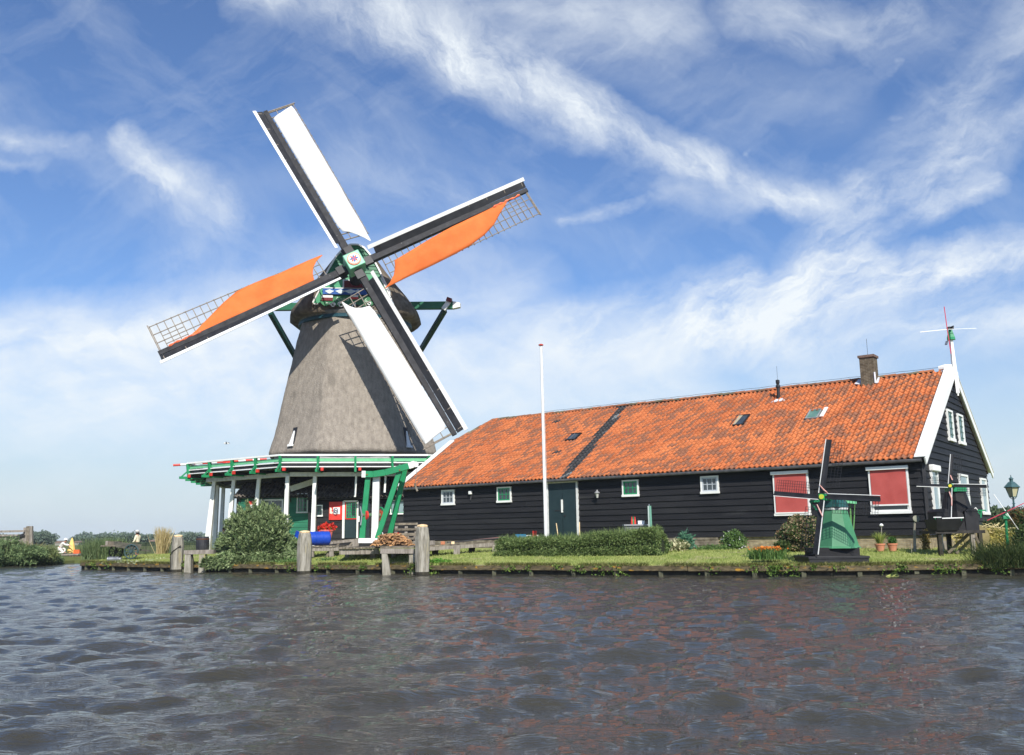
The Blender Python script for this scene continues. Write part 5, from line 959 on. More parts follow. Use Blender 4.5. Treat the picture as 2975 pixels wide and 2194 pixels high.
# ================================================================ MINI MILLS
def minisail(name,hubp,v,w_,sn_,R,parent,wb,latt,red=None):
    b=MB(); Q=lambda r,l_,n_=0: hubp+v*r+w_*l_+sn_*n_
    b.bar(Q(0,0),Q(R,0),.05*R,.03,sn_); s=b.build(name,BLACK,parent,'W')
    b=MB(); b.hexa([Q(R*.1,-.0*R,.012),Q(R*.1,-.05*R,.03),Q(R*.1,-.05*R,.045),Q(R*.1,0,.027),Q(R,-.0,.012),Q(R,-.055*R,.03),Q(R,-.055*R,.045),Q(R,0,.027)]); b.hexa([Q(R*.1,.0,.012),Q(R*.1,.04*R,.012),Q(R*.1,.04*R,.03),Q(R*.1,.0,.03),Q(R,.0,.012),Q(R,.035*R,.012),Q(R,.035*R,.03),Q(R,.0,.03)]); b.build('board',BLACK,s,'W')
    b=MB(); b.bar(Q(R*.06,-.058*R,.04),Q(R,-.066*R,.04),.016,.026*wb,sn_); b.build('board_edge',W_PAINT,s,'W')
    b=MB()
    for r in np.linspace(R*.2,R*.97,17): b.bar(Q(r,.03*R),Q(r,.27*R),.009,.009,sn_)
    for l_ in (.1,.16,.21,.27): b.bar(Q(R*.2,l_*R,.004),Q(R*.97,l_*R,.004),.009,.009,sn_)
    b.build('lattice',latt,s,'W'); return s
YM=26.9
mm=thing('model_mill','knee-high stepped base and green tapered body of a large model windmill on the lawn','model windmill',at(2436,1612,YM))
mm['label']='green model windmill on a stepped black base at the edge of the lawn'
A=at(2350,1640,YM-.55); B=at(2522,1612,YM-.55); gzb=.30; b=MB(); b.rbox(A[0],B[0],YM-.6,YM+.75,.29,.56); b.rbox(A[0]-.02,B[0]+.02,YM-.62,YM+.77,.49,.562); b.build('base_step',BLACK,mm,'W',bevel=.008)
A2=at(2366,1612,YM-.3); B2=at(2494,1590,YM-.3); b=MB(); b.rbox(A2[0],B2[0],YM-.38,YM+.55,.562,.80); b.build('upper_step',BLACK_BOARD,mm,'W'); bcx=at(2430,1540,YM)[0]; ax0=V(bcx+.04,YM+.08,0)
b=MB(); n6=8
zt=zat(2430,1482,YM); b.lathe(ax0,[(.66,.78),(.60,.84),(.335,zt)],8,rot=rad(10)); b.build('tower',mat('model_mill_green',(.05,.19,.09),(.07,.235,.12),.45,2.5),mm,'W'); b=MB(); b.lathe(ax0,[(.345,zt),(.36,zt+.01),(.37,zt+.06),(.34,zt+.065)],8,rot=rad(10)); b.build('tower_rim',GREY_PAINT,mm,'W')
hubm=at(2388,1444,YM-.62); axm=nrm(V(hubm[0]-ax0[0],hubm[1]-ax0[1],.12))
b=MB(); cc_=V(ax0[0],ax0[1],zt+.08); rxx=nrm(V(-axm[1],axm[0],0)); 
vs=[]; sec_=[(-.42,.22,.20),(-.2,.32,.34),(.1,.33,.40),(.36,.24,.36)]
for s_,w1,h1 in sec_:
    for t in np.linspace(0,PI,9): vs.append(cc_+V(axm[0],axm[1],0)*s_+rxx*math.cos(t)*w1+UP*math.sin(t)*h1)
b.add(vs,[(i*9+j,i*9+j+1,(i+1)*9+j+1,(i+1)*9+j) for i in range(3) for j in range(8)]+[tuple(range(9)),tuple(range(27,36))]); b.build('cap',mat('blue_green_glaze',(.01,.04,.06),(.03,.12,.10),.25,5),mm,'W')
b=MB(); b.box(cc_+UP*.26+V(.16,-.12,0),(.16,.12,.1)); b.build('shiny_hatch',mat('bright_metal',(.8,.8,.85),None,.15,metal=1),mm,'W')
b=MB(); b.cyl(cc_+UP*.2,hubm,.05,.05,10); b.box(hubm-axm*.06,(.17,.17,.17),(rxx,np.cross(axm,rxx),axm)); b.build('windshaft',mat('bright_green_paint',(.01,.3,.08),None,.35),mm,'W'); b=MB(); b.cyl(hubm,hubm+axm*.05,.07,n=14); b.build('hub_disc',mat('lime_paint',(.5,.55,.05),None,.4),mm,'W')
pm=lambda px,py: onpl(px,py,hubm,axm)
for tip,sgn in (((2412,1278),1),((2250,1432),1),((2368,1610),1),((2558,1452),1)):
    T=pm(*tip); v=nrm(T-hubm); R=np.linalg.norm(T-hubm); w_=nrm(np.cross(v,axm))*1.; 
    if tip[0]==2412: w_=w_ if w_[0]>0 else -w_; ref=np.cross(v,axm)@w_
    w_=nrm(np.cross(v,axm))*(1 if ref>0 else -1); minisail('sail',hubm,v,w_,axm,R,mm,1.2,BLACK)
PINK=mat('rolled_pink_cloth',(.6,.25,.2),(.75,.5,.45),.7,8)
for p in ([(2385,1411),(2397,1425),(2408,1434)],[(2377,1467),(2386,1487),(2393,1502)]): b=MB(); b.tube([pm(*t)+axm*.08 for t in p],[.012,.02,.012],5); b.build('rolled_cloth',PINK,mm,'W')
b=MB(); T1=cc_+V(-axm[0],-axm[1],0)*.3+UP*.2; gt=at(2487,1461,YM+.2); b.bar(cc_+UP*.2,gt,.06,.07); tb=b.build('tail_beam',LTGREEN,mm,'W')
for p,q_ in (((2470,1461),(2471,1560)),((2484,1461),(2478,1565)),((2470,1461),(2476,1560))): b=MB(); b.bar(at(*p,YM+.3),at(*q_,YM+.5),.03,.03); b.build('tail_pole',mat('tail_green',(.10,.25,.08),(.16,.34,.12),.5),mm,'W')
b=MB(); b.bar(cc_+UP*.2,at(2352,1457,YM+.1),.05,.06); b.bar(at(2352,1457,YM+.1),at(2380,1490,YM),.04,.04); b.build('side_beam',GREEN,mm,'W')
b=MB(); dP=at(2465,1585,YM-.5); b.bar(at(2463,1586,YM-.47),at(2455,1560,YM-.38),.07,.02,(0,1,0)); b.build('doorstep',W_PAINT,mm,'W')
# black model mill on its stand
YB=28.6
st=thing('timber_stand','dark timber trestle stand carrying the black model mill near the gable','stand',at(2785,1610,YB))
A=at(2716,1545,YB-.5); B=at(2860,1545,YB-.5); zt_=zat(2790,1541,YB); b=MB(); b.rbox(A[0],B[0],YB-.55,YB+.6,zt_-.09,zt_); b.build('table_top',mat('black_timber',(.02,.018,.016),(.05,.045,.04),.7,5),st,'W')
zg=float(gz(13.8,YB))-.05
for px,dy in ((2730,-.45),(2825,-.45),(2757,.45),(2848,.45)): P=at(px,1570,YB+dy); b=MB(); b.bar(V(P[0],P[1],zg),V(P[0],P[1],zt_-.09),.11,.11,(0,1,0)); b.build('leg',DARKWOOD if px not in(2825,) else OLDWOOD,st,'W')
for p,q_,dy in (((2755,1606),(2814,1552),.0),((2778,1608),(2830,1560),.1),((2830,1550),(2852,1600),.2)): b=MB(); b.bar(at(*p,YB+dy),at(*q_,YB+dy),.05,.08); b.build('brace',DECKW,st,'W')
bmil=thing('black_model_mill','black model sawmill with white sail edges standing on a timber stand','model windmill',at(2788,1541,YB))
cx_=at(2784,1500,YB)[0]; axb=V(cx_,YB+.05,0); b=MB(); b.lathe(axb,[(.52,zt_),(.48,zat(2784,1500,YB)),(.30,zat(2784,1428,YB))],8,rot=rad(20)); b.build('tower',BLACK_BOARD,bmil,'W')
for x0p,x1p,yt,dy in ((2720,2756,1480,-.1),(2801,2833,1478,-.3)):
    a=at(x0p,1541,YB+dy); c=at(x1p,yt,YB+dy); b=MB(); b.rbox(a[0],c[0],YB+dy-.15,YB+dy+.5,zt_,c[2]-.08); b.prism([(a[0]-.02,YB+dy-.17,c[2]-.08),(c[0]+.02,YB+dy-.17,c[2]-.08),((a[0]+c[0])/2+.06,YB+dy-.17,c[2]+.02),((a[0]+c[0])/2-.06,YB+dy-.17,c[2]+.02)],(0,.69,0)); b.build('side_shed',BLACK,bmil,'W')
b=MB(); a=at(2712,1503,YB-.55); c=at(2800,1504,YB-.75); b.bar(a,at(2735,1503,YB-.65),.02,.03); b.bar(at(2737,1506,YB-.65),c,.02,.03)
b.build('stage_rail',W_PAINT,bmil,'W'); b=MB(); z0_=a[2]-.06
b.hexa([(a[0]+.05,YB-.6,zt_),(c[0]-.15,YB-.6,zt_),(c[0]-.15,YB,zt_),(a[0]+.05,YB,zt_),(a[0],YB-.75,z0_),(c[0]+.05,YB-.75,z0_),(c[0]+.05,YB+.1,z0_),(a[0],YB+.1,z0_)]); b.build('stage',BLACK,bmil,'W')
b=MB()
for i in range(7): P=a+(c-a)*(i+.4)/7; b.bar(P-V(0,0,.02),P-V(0,.0,.09),.02,.02)
b.build('stage_brackets',GREEN,bmil,'W')
hubb=at(2761,1412,YB-.55); axq=nrm(V(hubb[0]-cx_,hubb[1]-YB-.05,.1)); b=MB(); zc=zat(2784,1426,YB); b.box(V(cx_,YB,zc+.07),(.42,.6,.22)); b.cyl(V(cx_,YB-.1,zc+.1),hubb,.045,n=8); b.cyl(hubb-axq*.08,hubb-axq*.01,.10,n=10); b.build('cap',GREEN,bmil,'W',bevel=.03)
b=MB(); b.cyl(hubb,hubb+axq*.04,.05,n=10); b.build('hub_disc',YEL,bmil,'W')
pb=lambda px,py: onpl(px,py,hubb,axq)
for tip in ((2769,1321),(2664,1408),(2758,1504),(2867,1415)):
    T=pb(*tip); v=nrm(T-hubb); R=np.linalg.norm(T-hubb); w_=nrm(np.cross(v,axq))*(1 if ref>0 else -1); minisail('sail',hubb,v,w_,axq,R,bmil,1.2,BLACK)
b=MB(); b.tube([pb(2762,1382)+axq*.06,pb(2768,1396)+axq*.06],.018,5); b.build('rolled_cloth',PINK,bmil,'W'); b=MB(); b.tube([pb(2759,1430)+axq*.06,pb(2766,1450)+axq*.06,pb(2766,1470)+axq*.06],.02,5); b.build('rolled_cloth',PINK,bmil,'W')
b=MB(); b.bar(at(2832,1483,YB),at(2864,1483,YB),.03,.04); b.bar(at(2850,1484,YB),at(2849,1504,YB),.04,.04); b.bar(at(2838,1484,YB),at(2849,1496,YB),.03,.03); b.build('tail_frame',GREEN,bmil,'W')
b=MB(); b.bar(at(2829,1484,YB-.05),at(2834,1474,YB-.05),.02,.02); b.bar(at(2834,1474,YB-.05),at(2840,1482,YB-.05),.02,.02); b.build('tail_cleat',W_PAINT,bmil,'W')
ms=thing('millstone','round stone disc leaning behind the trestle stand','millstone',at(2838,1610,YB+1.)); b=MB(); P=at(2840,1590,YB+1.0); P[2]=.6+.38; b.cyl(P,P+V(.02,.12,.02),.40,n=30); b.build('stone',mat('tan_stone',(.22,.18,.08),(.34,.28,.14),.9,4),ms,'W'); b=MB(); b.cyl(P-V(0,.02,0),P+V(0,.01,0),.06,n=12); b.build('eye',BLACK,ms,'W')
gl=thing('grey_stump','short grey post leaning by the brick plinth','post',at(2748,1600,YB+2)); b=MB(); b.bar(at(2750,1602,YB+1.8),at(2743,1573,YB+1.8),.14,.12); b.build('stump',OLDWOOD,gl,'W',bevel=.03)
wp_=thing('white_stake','tall thin white stake between the stand legs','stake',at(2739,1604,YB+1)); b=MB(); b.bar(at(2739,1604,YB+1.),at(2735,1552,YB+1.),.06,.04); b.build('stick',W_PAINT,wp_,'W')
# tiny post mill on a green pole
YP=27.6
pm_=thing('small_post_mill','little green ornamental mill with white and red sails on a green pole','ornamental mill',at(2925,1600,YP)); P=at(2927,1600,YP); P[2]=.3
T=at(2922,1508,YP); b=MB(); b.cyl(P,T,.04,n=8); b.build('pole',GREEN,pm_,'W'); b=MB(); b.lathe(T,[(.13,0),(.12,.08),(.06,.24),(.02,.27)],4,rot=.6); b.build('body',DKGREEN if False else GREEN,pm_,'W'); hp=at(2923,1487,YP-.15)
for a,m_ in (((2887,1436),W_PAINT),((2960,1540),W_PAINT),((2868,1512),mat('pink_red_paint',(0,0,0))),((2975,1462),mat('pink_red_paint',(0,0,0)))): b=MB(); b.bar(hp,at(*a,YP-.15),.02,.015,(0,1,0)); b.build('sail',m_,pm_,'W')
b=MB(); b.cyl(hp-V(0,.03,0),hp+V(0,.15,0),.03,n=8); b.build('shaft',BLACK,pm_,'W')
# street lamp
YS=34.
sp_=thing('street_lamp','old-fashioned green street lantern right of the warehouse gable','street lamp',at(2950,1600,YS)); P=at(2951,1600,YS); P[2]=.5; T=at(2943,1443,YS)
b=MB(); b.tube([P,P+(T-P)*.5,T-V(0,0,.25),T],[.06,.05,.035,.03],10); b.lathe(T-V(0,0,.28),[(.03,0),(.06,.02),(.03,.05)],10); b.tube([T+V(-.12,0,.03),T+V(-.1,0,-.05),T+V(-.02,0,-.1)],.012,4); b.tube([T+V(.12,0,.03),T+V(.1,0,-.05),T+V(.02,0,-.1)],.012,4); b.build('post',mat('lamp_green',(.04,.09,.10),(.06,.13,.14),.5,4),sp_,'W')
h_=.42; b=MB(); b.lathe(T,[(.13,0),(.245,h_-.08)],6); ln2=b.build('lantern_glass',mat('amber_glass',(.45,.42,.26),(.55,.5,.32),.25,3),sp_,'W')
b=MB()
for k in range(6): a=2*PI*k/6+0; y_=nrm(np.cross(V(0,0,1),V(1,0,0))); x_=np.cross(y_,V(0,0,1)); e0=(x_*math.cos(a)+y_*math.sin(a)); b.bar(T+e0*.135,T+e0*.25+V(0,0,h_-.08),.02,.02)
b.lathe(T,[(.3,h_-.09),(.31,h_-.07),(.12,h_+.12),(.07,h_+.13),(.07,h_+.22),(.1,h_+.23),(.09,h_+.25),(.02,h_+.3),(.015,h_+.38)],6); b.lathe(T,[(.14,-.03),(.15,0)],6); b.build('lantern_roof',mat('lamp_green',(0,0,0)),sp_,'W')
# ================================================================ PLANTS
WIL=leafmat('willow_leaves',(.055,.105,.03),(.36,.44,.21),trans=.25); WOODY=mat('bush_stems',(.06,.05,.03),(.12,.1,.07),.9,6)
wc=at(745,1655,36.9); wc[2]=.25
wb=thing('willow_bush','large silvery green willow bush hanging over the water left of the mooring post','bush',wc)
def shoots(n,c,rx,ry,hz,tilt=0,seed=0,h0=.1):
    out=[]; r=random.Random(seed)
    for i in range(n):
        a=r.uniform(0,2*PI); q_=math.sqrt(r.random()); ex=math.cos(a)*q_; ey=math.sin(a)*q_; hh=hz*(1-.66*(abs(ex+.04)**2.3))*(1-.25*ey*ey)*r.uniform(.55,1.06)
        b0=c+V(ex*rx*.35,ey*ry*.4,h0); e=c+V(ex*rx*(.9+.25*r.random()),ey*ry,h0+hh); mid=(b0+e)/2+V(-ex*.1*rx,0,.18*hh); out.append([b0,mid,e])
    return out
def leafshoots(sh,per,l,w,name,m,parent,start=.25,spread=.09,org=None):
    P=[];D=[]
    for b0,mid,e in sh:
        t=start+(1-start)*rng.random(per)**.8; p=(1-t)[:,None]**2*b0+(2*t*(1-t))[:,None]*mid+(t**2)[:,None]*e; dd=nrm(e-mid); P.append(p+rng.normal(size=(per,3))*spread*(1.25-t)[:,None]); D.append(np.repeat(dd[None],per,0))
    return leaves(np.concatenate(P),l,w,name,m,parent,up=.15,dirs=np.concatenate(D),org=org)
sh=shoots(380,wc,1.62,1.0,2.5,seed=5,h0=-.1); sh+= [[wc+V(x*.4,-.3,.1),wc+V(x*.8,-.7,.5),wc+V(x*1.05,-.95,.02)] for x in np.linspace(-1.6,1.6,60)]
sh+=[[wc+V(x*.9,-.2,.1),wc+V(x,-.75,.5+.3*math.sin(x*5)),wc+V(x*1.05,-1.05,.02+.25*abs(math.sin(x*9)))] for x in np.linspace(-1.75,1.7,110)]
leafshoots(sh,118,.165,.05,'foliage',WIL,wb,org=wc,spread=.07)
b=MB()
for s_ in sh[:110]: b.tube([s_[0],s_[0]*.25+s_[1]*.5+s_[2]*.25,s_[2]],[.016,.01,.004],4)
b.build('stems',WOODY,wb,'W')
HED=leafmat('hedge_leaves',(.05,.10,.025),(.25,.32,.11),trans=.25)
hd=thing('box_hedge','long clipped green hedge on the lawn in front of the double door','hedge',(2.2,32.3,.5))
hA=V(-.5,33.7,.42); hB=V(4.95,31.0,.5); n_=62000; t=rng.random(n_); ud=nrm(hB-hA); vd=V(ud[1],-ud[0],0)
cross=rng.random(n_)*2*PI; rad_=(.55+.45*rng.random(n_)**.5); hx=np.cos(cross); hz_=np.sin(cross); lump=np.array([1+.34*mnoise.noise(Vector((a*7,c*1.1,2.)))+.18*mnoise.noise(Vector((a*22,c*2,7.))) for a,c in zip(t,cross)])
ex=np.sign(hx)*np.abs(hx)**.5*.48*rad_*lump; ez=(np.sign(hz_)*np.abs(hz_)**.6*.44*rad_*lump+.40)*(.86+.22*np.clip((t-.45)/.35,0,1))
tt2=t*1.02-.01; P=hA+(hB-hA)*tt2[:,None]+vd*ex[:,None]+V(0,0,1)*np.maximum(ez,.0)[:,None]; endf=np.clip(np.minimum(t,1-t)/.03,.3,1)[:,None]; P[:,2:]=hA[2]+(P[:,2:]-hA[2])*(.75+.25*endf)
leaves(P,.085,.028,'foliage',HED,hd,up=.5,org=(2.2,32.3,.5))
x=rng.random(1500); P=hA+(hB-hA)*x[:,None]+vd*(rng.random((1500,1))-.5)*.7+V(0,0,1)*(.66+.12*rng.random((1500,1)))*(.86+.22*np.clip((x[:,None]-.45)/.35,0,1)); blades(P,.26,.012,'shoots',HED,hd,lean=.25,org=(2.2,32.3,.5))
b=MB(); b.bar(hA+V(0,0,.3),hB+V(0,0,.32),.6,.5); b.build('shade_core',mat('hedge_shade',(.012,.02,.008),(.03,.04,.015),.95,9,bump=.8),hd,'W')  # solid dark core stands for the shade inside the hedge
def shrub(name,lb,cat,px,py,Y,r,n,l,w,m,fl=None,stem=True,group=None,lump=.3,squash=0):
    c=at(px,py,Y); base=V(c[0],c[1],float(gz(c[0],c[1])) if Y<60 and c[0]>-20 else .35); t=thing(name,lb,cat,base,0,group)
    P=blob(n,c,r,.35,lump,seed=px*.01); P=P[P[:,2]>base[2]+.01]; leaves(P,l,w,'foliage',m,t,org=base)
    if fl: leaves(blob(fl[0],c+V(0,0,fl[3] if len(fl)>3 else 0),[q_*1.02 for q_ in r],.85,lump,seed=px*.01),fl[1],fl[1]*.9,'flowers',fl[2],t,org=base)
    if stem:
        b=MB()
        for k in range(9): a=k*2.4; b.tube([base+V(math.cos(a)*.06,math.sin(a)*.06,-.05),(base+c)/2+V(math.cos(a)*r[0]*.3,math.sin(a)*r[1]*.3,0),c+V(math.cos(a)*r[0]*.6,math.sin(a)*r[1]*.6,r[2]*.5)],[.02,.014,.005],4)
        b.build('stems',WOODY,t,'W')
    return t
HYD=leafmat('hydrangea_leaves',(.03,.09,.02),(.13,.15,.05)); HYF=leafmat('faded_hydrangea_heads',(.16,.09,.05),(.50,.40,.24))
shrub('hydrangea','brown and green hydrangea bush between the model mill and the black wall','bush',2335,1560,30.6,(.70,.55,.68),11000,.1,.06,HYD,fl=(2600,.075,HYF))
shrub('hydrangea','dark low shoots beside the brown hydrangea','bush',2275,1588,30.4,(.25,.25,.2),1400,.08,.04,HYD)
SHR=leafmat('fresh_shrub_leaves',(.05,.13,.03),(.20,.30,.09)); shrub('garden_shrub','bright green shrub against the wall where the brick plinth starts','shrub',2133,1577,33.6,(.42,.35,.40),3600,.1,.04,SHR,fl=(60,.07,leafmat('white_petals',(.6,.6,.6),(.8,.8,.8))))
shrub('garden_shrub','low green weeds left of the bright green shrub','shrub',2075,1596,33.4,(.7,.25,.12),1500,.09,.03,SHR,stem=False)
shrub('variegated_plant','low plant with cream and green leaves by the timber plinth','plant',1968,1588,33.0,(.33,.28,.2),700,.16,.09,leafmat('variegated_leaves',(.10,.16,.05),(.72,.66,.42)))
shrub('blue_green_plant','upright blue green plant behind the cream leaved plant','plant',1992,1578,33.3,(.26,.24,.36),620,.17,.05,leafmat('blue_green_leaves',(.05,.16,.10),(.13,.28,.17)))
shrub('garden_shrub','dark green shrub between the hedge and the cream leaved plant','shrub',1925,1590,33.0,(.35,.3,.22),1800,.08,.035,leafmat('darker_leaves',(.03,.08,.02),(.12,.2,.05)))
shrub('garden_shrub','yellowish creeper at the brick corner by the stand','shrub',2688,1572,30.6,(.14,.12,.36),420,.07,.05,leafmat('creeper_leaves',(.18,.12,.03),(.4,.33,.09)),stem=False)
fl=thing('marigold_clump','clump of orange marigolds on the lawn left of the model mill','flowers',at(2232,1625,27.5)); c=at(2232,1622,27.6); c[2]=float(gz(c[0],27.6))
blades(c+np.stack([rng.normal(size=900)*.2,rng.normal(size=900)*.15,np.zeros(900)],1),.34,.026,'leaves',leafmat('marigold_leaves',(.05,.13,.03),(.17,.27,.07)),fl,lean=.35,org=c); leaves(c+np.stack([rng.normal(size=330)*.2,rng.normal(size=330)*.15,.27+.08*rng.random(330)],1),.05,.05,'flowers',leafmat('orange_petals',(.75,.16,.02),(.9,.38,.06)),fl,org=c,up=.8)
# bright plant hanging over the quay
P=[];c=at(1277,1648,32.0); c[2]=.22; hp_=thing('marsh_plant','fresh green leafy plant spilling over the quay right of the tall mooring post','plant',c)
leaves(blob(2600,c+V(0,.0,.02),(.48,.18,.24),.3,.3,3),.10,.065,'foliage',leafmat('marsh_leaves',(.06,.2,.02),(.22,.42,.07)),hp_,org=c)
for px,lb in ((838,'green weeds on the bank behind the blue barrel post'),(960,'weeds on the bank under the low platform')):
    c=at(px,1645,35.2); c[2]=.28; t_h=thing('bank_weeds',lb,'weeds',c); leaves(blob(1500,c,(.6,.25,.22),.3,.3,px),.10,.045,'foliage',SHR,t_h,org=c)
c=at(1945,1590,28.5)
# right side: yellow heap, dark shrub and reeds
yl=thing('yellowing_shrub','sprawling yellowish shrub behind the trestle stand','shrub',at(2850,1600,31)); c=at(2862,1568,31.2); bs_=V(c[0],c[1],.55)
sh=[[bs_+V(rr.uniform(-1,1)*.9,rr.uniform(-.3,.3),0),bs_+V(rr.uniform(-1,1)*1.1,0,rr.uniform(.3,.9)),bs_+V(rr.uniform(-1.2,1.1),-.2,rr.uniform(.05,.75))] for i in range(90)]
leafshoots(sh,42,.10,.045,'foliage',leafmat('yellowing_leaves',(.25,.24,.06),(.62,.52,.16)),yl,start=.1,org=np.array(yl.location)); b=MB()
for s_ in sh: b.tube(s_,.014,4)
b.build('stems',mat('straw_stems',(.5,.42,.2),(.6,.52,.28),.8,5),yl,'W')
DKB=leafmat('dark_bush_leaves',(.02,.045,.012),(.09,.13,.04),trans=.2)
shrub('dark_shrub','dark green shrub below the street lantern','bush',2945,1570,33.,(1.3,1.,.75),16000,.1,.05,DKB); shrub('dark_shrub','rusty brown topped bush at the right edge of the view','bush',2982,1510,32.5,(.5,.5,.42),5000,.09,.05,leafmat('rusty_leaves',(.05,.06,.02),(.30,.17,.07)))
shrub('dark_shrub','tree top showing just right of the gable corner','tree',2905,1510,60.,(1.3,1.,.75),6000,.22,.12,leafmat('far_leaves',(.05,.09,.04),(.15,.2,.10)))
REED=leafmat('reed_blades',(.022,.055,.012),(.16,.20,.07),trans=.25)
def reeds(name,lb,x0,x1,y0,y1,n,h,w,m,lean=.22,wind=(0,0,0),z=.1,cat='reeds'):
    base=V((x0+x1)/2,(y0+y1)/2,z); t=thing(name,lb,cat,base); P=np.stack([rnd(x0,x1,n),rnd(y0,y1,n),np.full(n,z)],1); blades(P,h,w,'blades',m,t,lean=lean,org=base,wind=wind); return t
reeds('reed_bed','dark reeds overhanging the water at the right end of the quay',14.9,17.4,25.4,27.8,2600,1.35,.022,REED,lean=.28,wind=(-.12,-.12,0)); reeds('reed_bed','low leaning reeds where the quay ends',13.0,14.2,25.4,26.4,900,.8,.02,REED,lean=.5,wind=(-.3,-.3,0),z=.2)
c=V(15.75,26.4,.2); t_=thing('bank_bush','dense dark bush among the reeds at the right edge','bush',c); leaves(blob(34000,c+V(0.1,-.2,.6),(1.5,.85,1.15),.3,.4,2),.12,.045,'foliage',DKB,t_,org=c)
# ================================================================ LEFT SIDE
c=at(272,1600,44.5); reeds('reed_bed','green reed clump between the inlet and the old cart',at(246,1600,44.6)[0],at(322,1600,44.6)[0],44.2,46.5,1900,1.0,.026,leafmat('green_reeds',(.07,.12,.05),(.22,.28,.12)),z=.4)
reeds('pampas_clump','clump of straw coloured tall grass behind the lawn',at(462,1600,47)[0],at(486,1600,47)[0],46.6,47.2,420,1.35,.03,leafmat('straw_blades',(.35,.28,.12),(.62,.5,.28)),lean=.12,z=.5,cat='grass clump')
FB=leafmat('far_bank_leaves',(.07,.13,.05),(.25,.33,.14)); FBD=leafmat('dry_bank_grass',(.14,.15,.06),(.36,.33,.16))
for i,(px,py,Y,r,lb,m_) in enumerate(((-50,1612,48.5,(2.4,1.5,.85),'leafy green thicket on the far bank at the left edge',FB),(40,1616,49.3,(1.5,1.2,.62),'rounded green thicket below the timber fence on the far bank',FB),(95,1620,50.5,(1.2,1.0,.52),'olive green thicket on the far bank left of the kneeling person',leafmat('olive_bank',(.06,.1,.03),(.22,.25,.09))),(138,1628,51.5,(.7,.8,.36),'low green thicket nearest the kneeling person',FB))):
    c=at(px,py,Y); base=V(c[0],c[1],.2); t=thing('bank_thicket',lb,'bush',base,0,'thickets on the far bank'); P=blob(15000 if i<2 else 8000,c,r,.4,.3,i*3.); P=P[P[:,2]>.05]; leaves(P,.16,.05,'foliage',m_,t,org=base)
n=4600; x=rnd(-31,-26.3,n); y=np.interp(x,mx_,my_)+rnd(-.1,1.5,n); g=blades(np.stack([x,y,np.full(n,.15)],1),1.15,.04,'bank_reeds',FBD,lean=.45); tag(g,kind='stuff')
# far trees
TF=leafmat('hazy_distant_leaves',(.075,.115,.085),(.17,.22,.15),trans=.15)  # leaf colour lightened and greyed to paint in distance haze
P=[]
for i in range(290):
    x=-560+i*4.6+rr.uniform(-2,2); Yt=430+rr.uniform(-30,60); hgt=max(1.2,2.6+3.2*mnoise.noise(Vector((i*.11,0,0)))+rr.uniform(-.6,1.2)); P.append(blob(430,(x*.92-20,Yt,hgt*.5),(rr.uniform(4,8),5,hgt*.62),.5,.4,i))
g=leaves(np.concatenate(P),1.1,.8,'distant_woodland',TF); tag(g,kind='stuff')
def tree(px,py_top,py_mid,Y,rx,lb,m_=TF,n=2600,lf=.9):
    T=at(px,py_top,Y); M_=at(px,py_mid,Y); base=V(T[0],Y,.36); t=thing('distant_tree',lb,'tree',base,0,'single trees on the horizon'); c=V(T[0],Y,(T[2]+.36)*.58); b=MB(); b.tube([base,V(base[0],Y,c[2]),V(base[0]+rx*.1,Y,T[2]*.9)],[rx*.09,rx*.06,rx*.02],6)
    for k in range(5): a=k*1.3; b.tube([V(base[0],Y,c[2]*.6),V(base[0]+math.cos(a)*rx*.6,Y+math.sin(a)*rx*.6,c[2]*1.15)],[rx*.04,rx*.015],4)
    b.build('trunk',WOODY,t,'W'); leaves(blob(n,c,(rx,rx*.8,(T[2]-.36)*.48),.45,.45,px),lf,lf*.7,'crown',m_,t,org=base)
tree(100,1549,1560,190,2.6,'pointed dark tree right of the timber fence on the horizon',n=3000,lf=.35); tree(121,1549,1560,190,1.6,'second narrow dark tree right of the timber fence',n=2200,lf=.35); tree(140,1553,1562,200,1.8,'round dark tree above the kneeling person',n=2200,lf=.35); tree(364,1553,1562,210,3.2,'broad rounded tree just left of the person in the hat',n=3600,lf=.4); tree(438,1557,1565,210,2.6,'rounded tree right of the person in the hat',n=3000,lf=.4); tree(555,1552,1562,215,1.6,'small tree left of the dark barrel on the horizon',n=1800,lf=.4); tree(318,1558,1566,205,2.8,'low wide tree above the reed clump',n=3000,lf=.4); tree(240,1563,1570,205,2.6,'low tree above the orange box',n=2400,lf=.4)
for px,py,lb in ((176,1582,'tiny pale house far behind the kneeling person'),(228,1580,'tiny white roofed house far behind the orange box'),(448,1567,'tiny pale house far behind the fence')):
    P=at(px,py,170.); P[2]=.36; t=thing('distant_house',lb,'house',P,0,'small houses far across the meadow'); b=MB(); b.rbox(P[0]-.55,P[0]+.55,169,171,.3,.85); b.build('wall',mat('far_house_wall',(.25,.24,.2),None,.8),t,'W'); b=MB(); b.prism([(P[0]-.65,168.9,.83),(P[0]+.65,168.9,.83),(P[0],168.9,1.15)],(0,2.2,0)); b.build('roof',mat('far_red_roof',(.22,.15,.12),None,.8),t,'W')
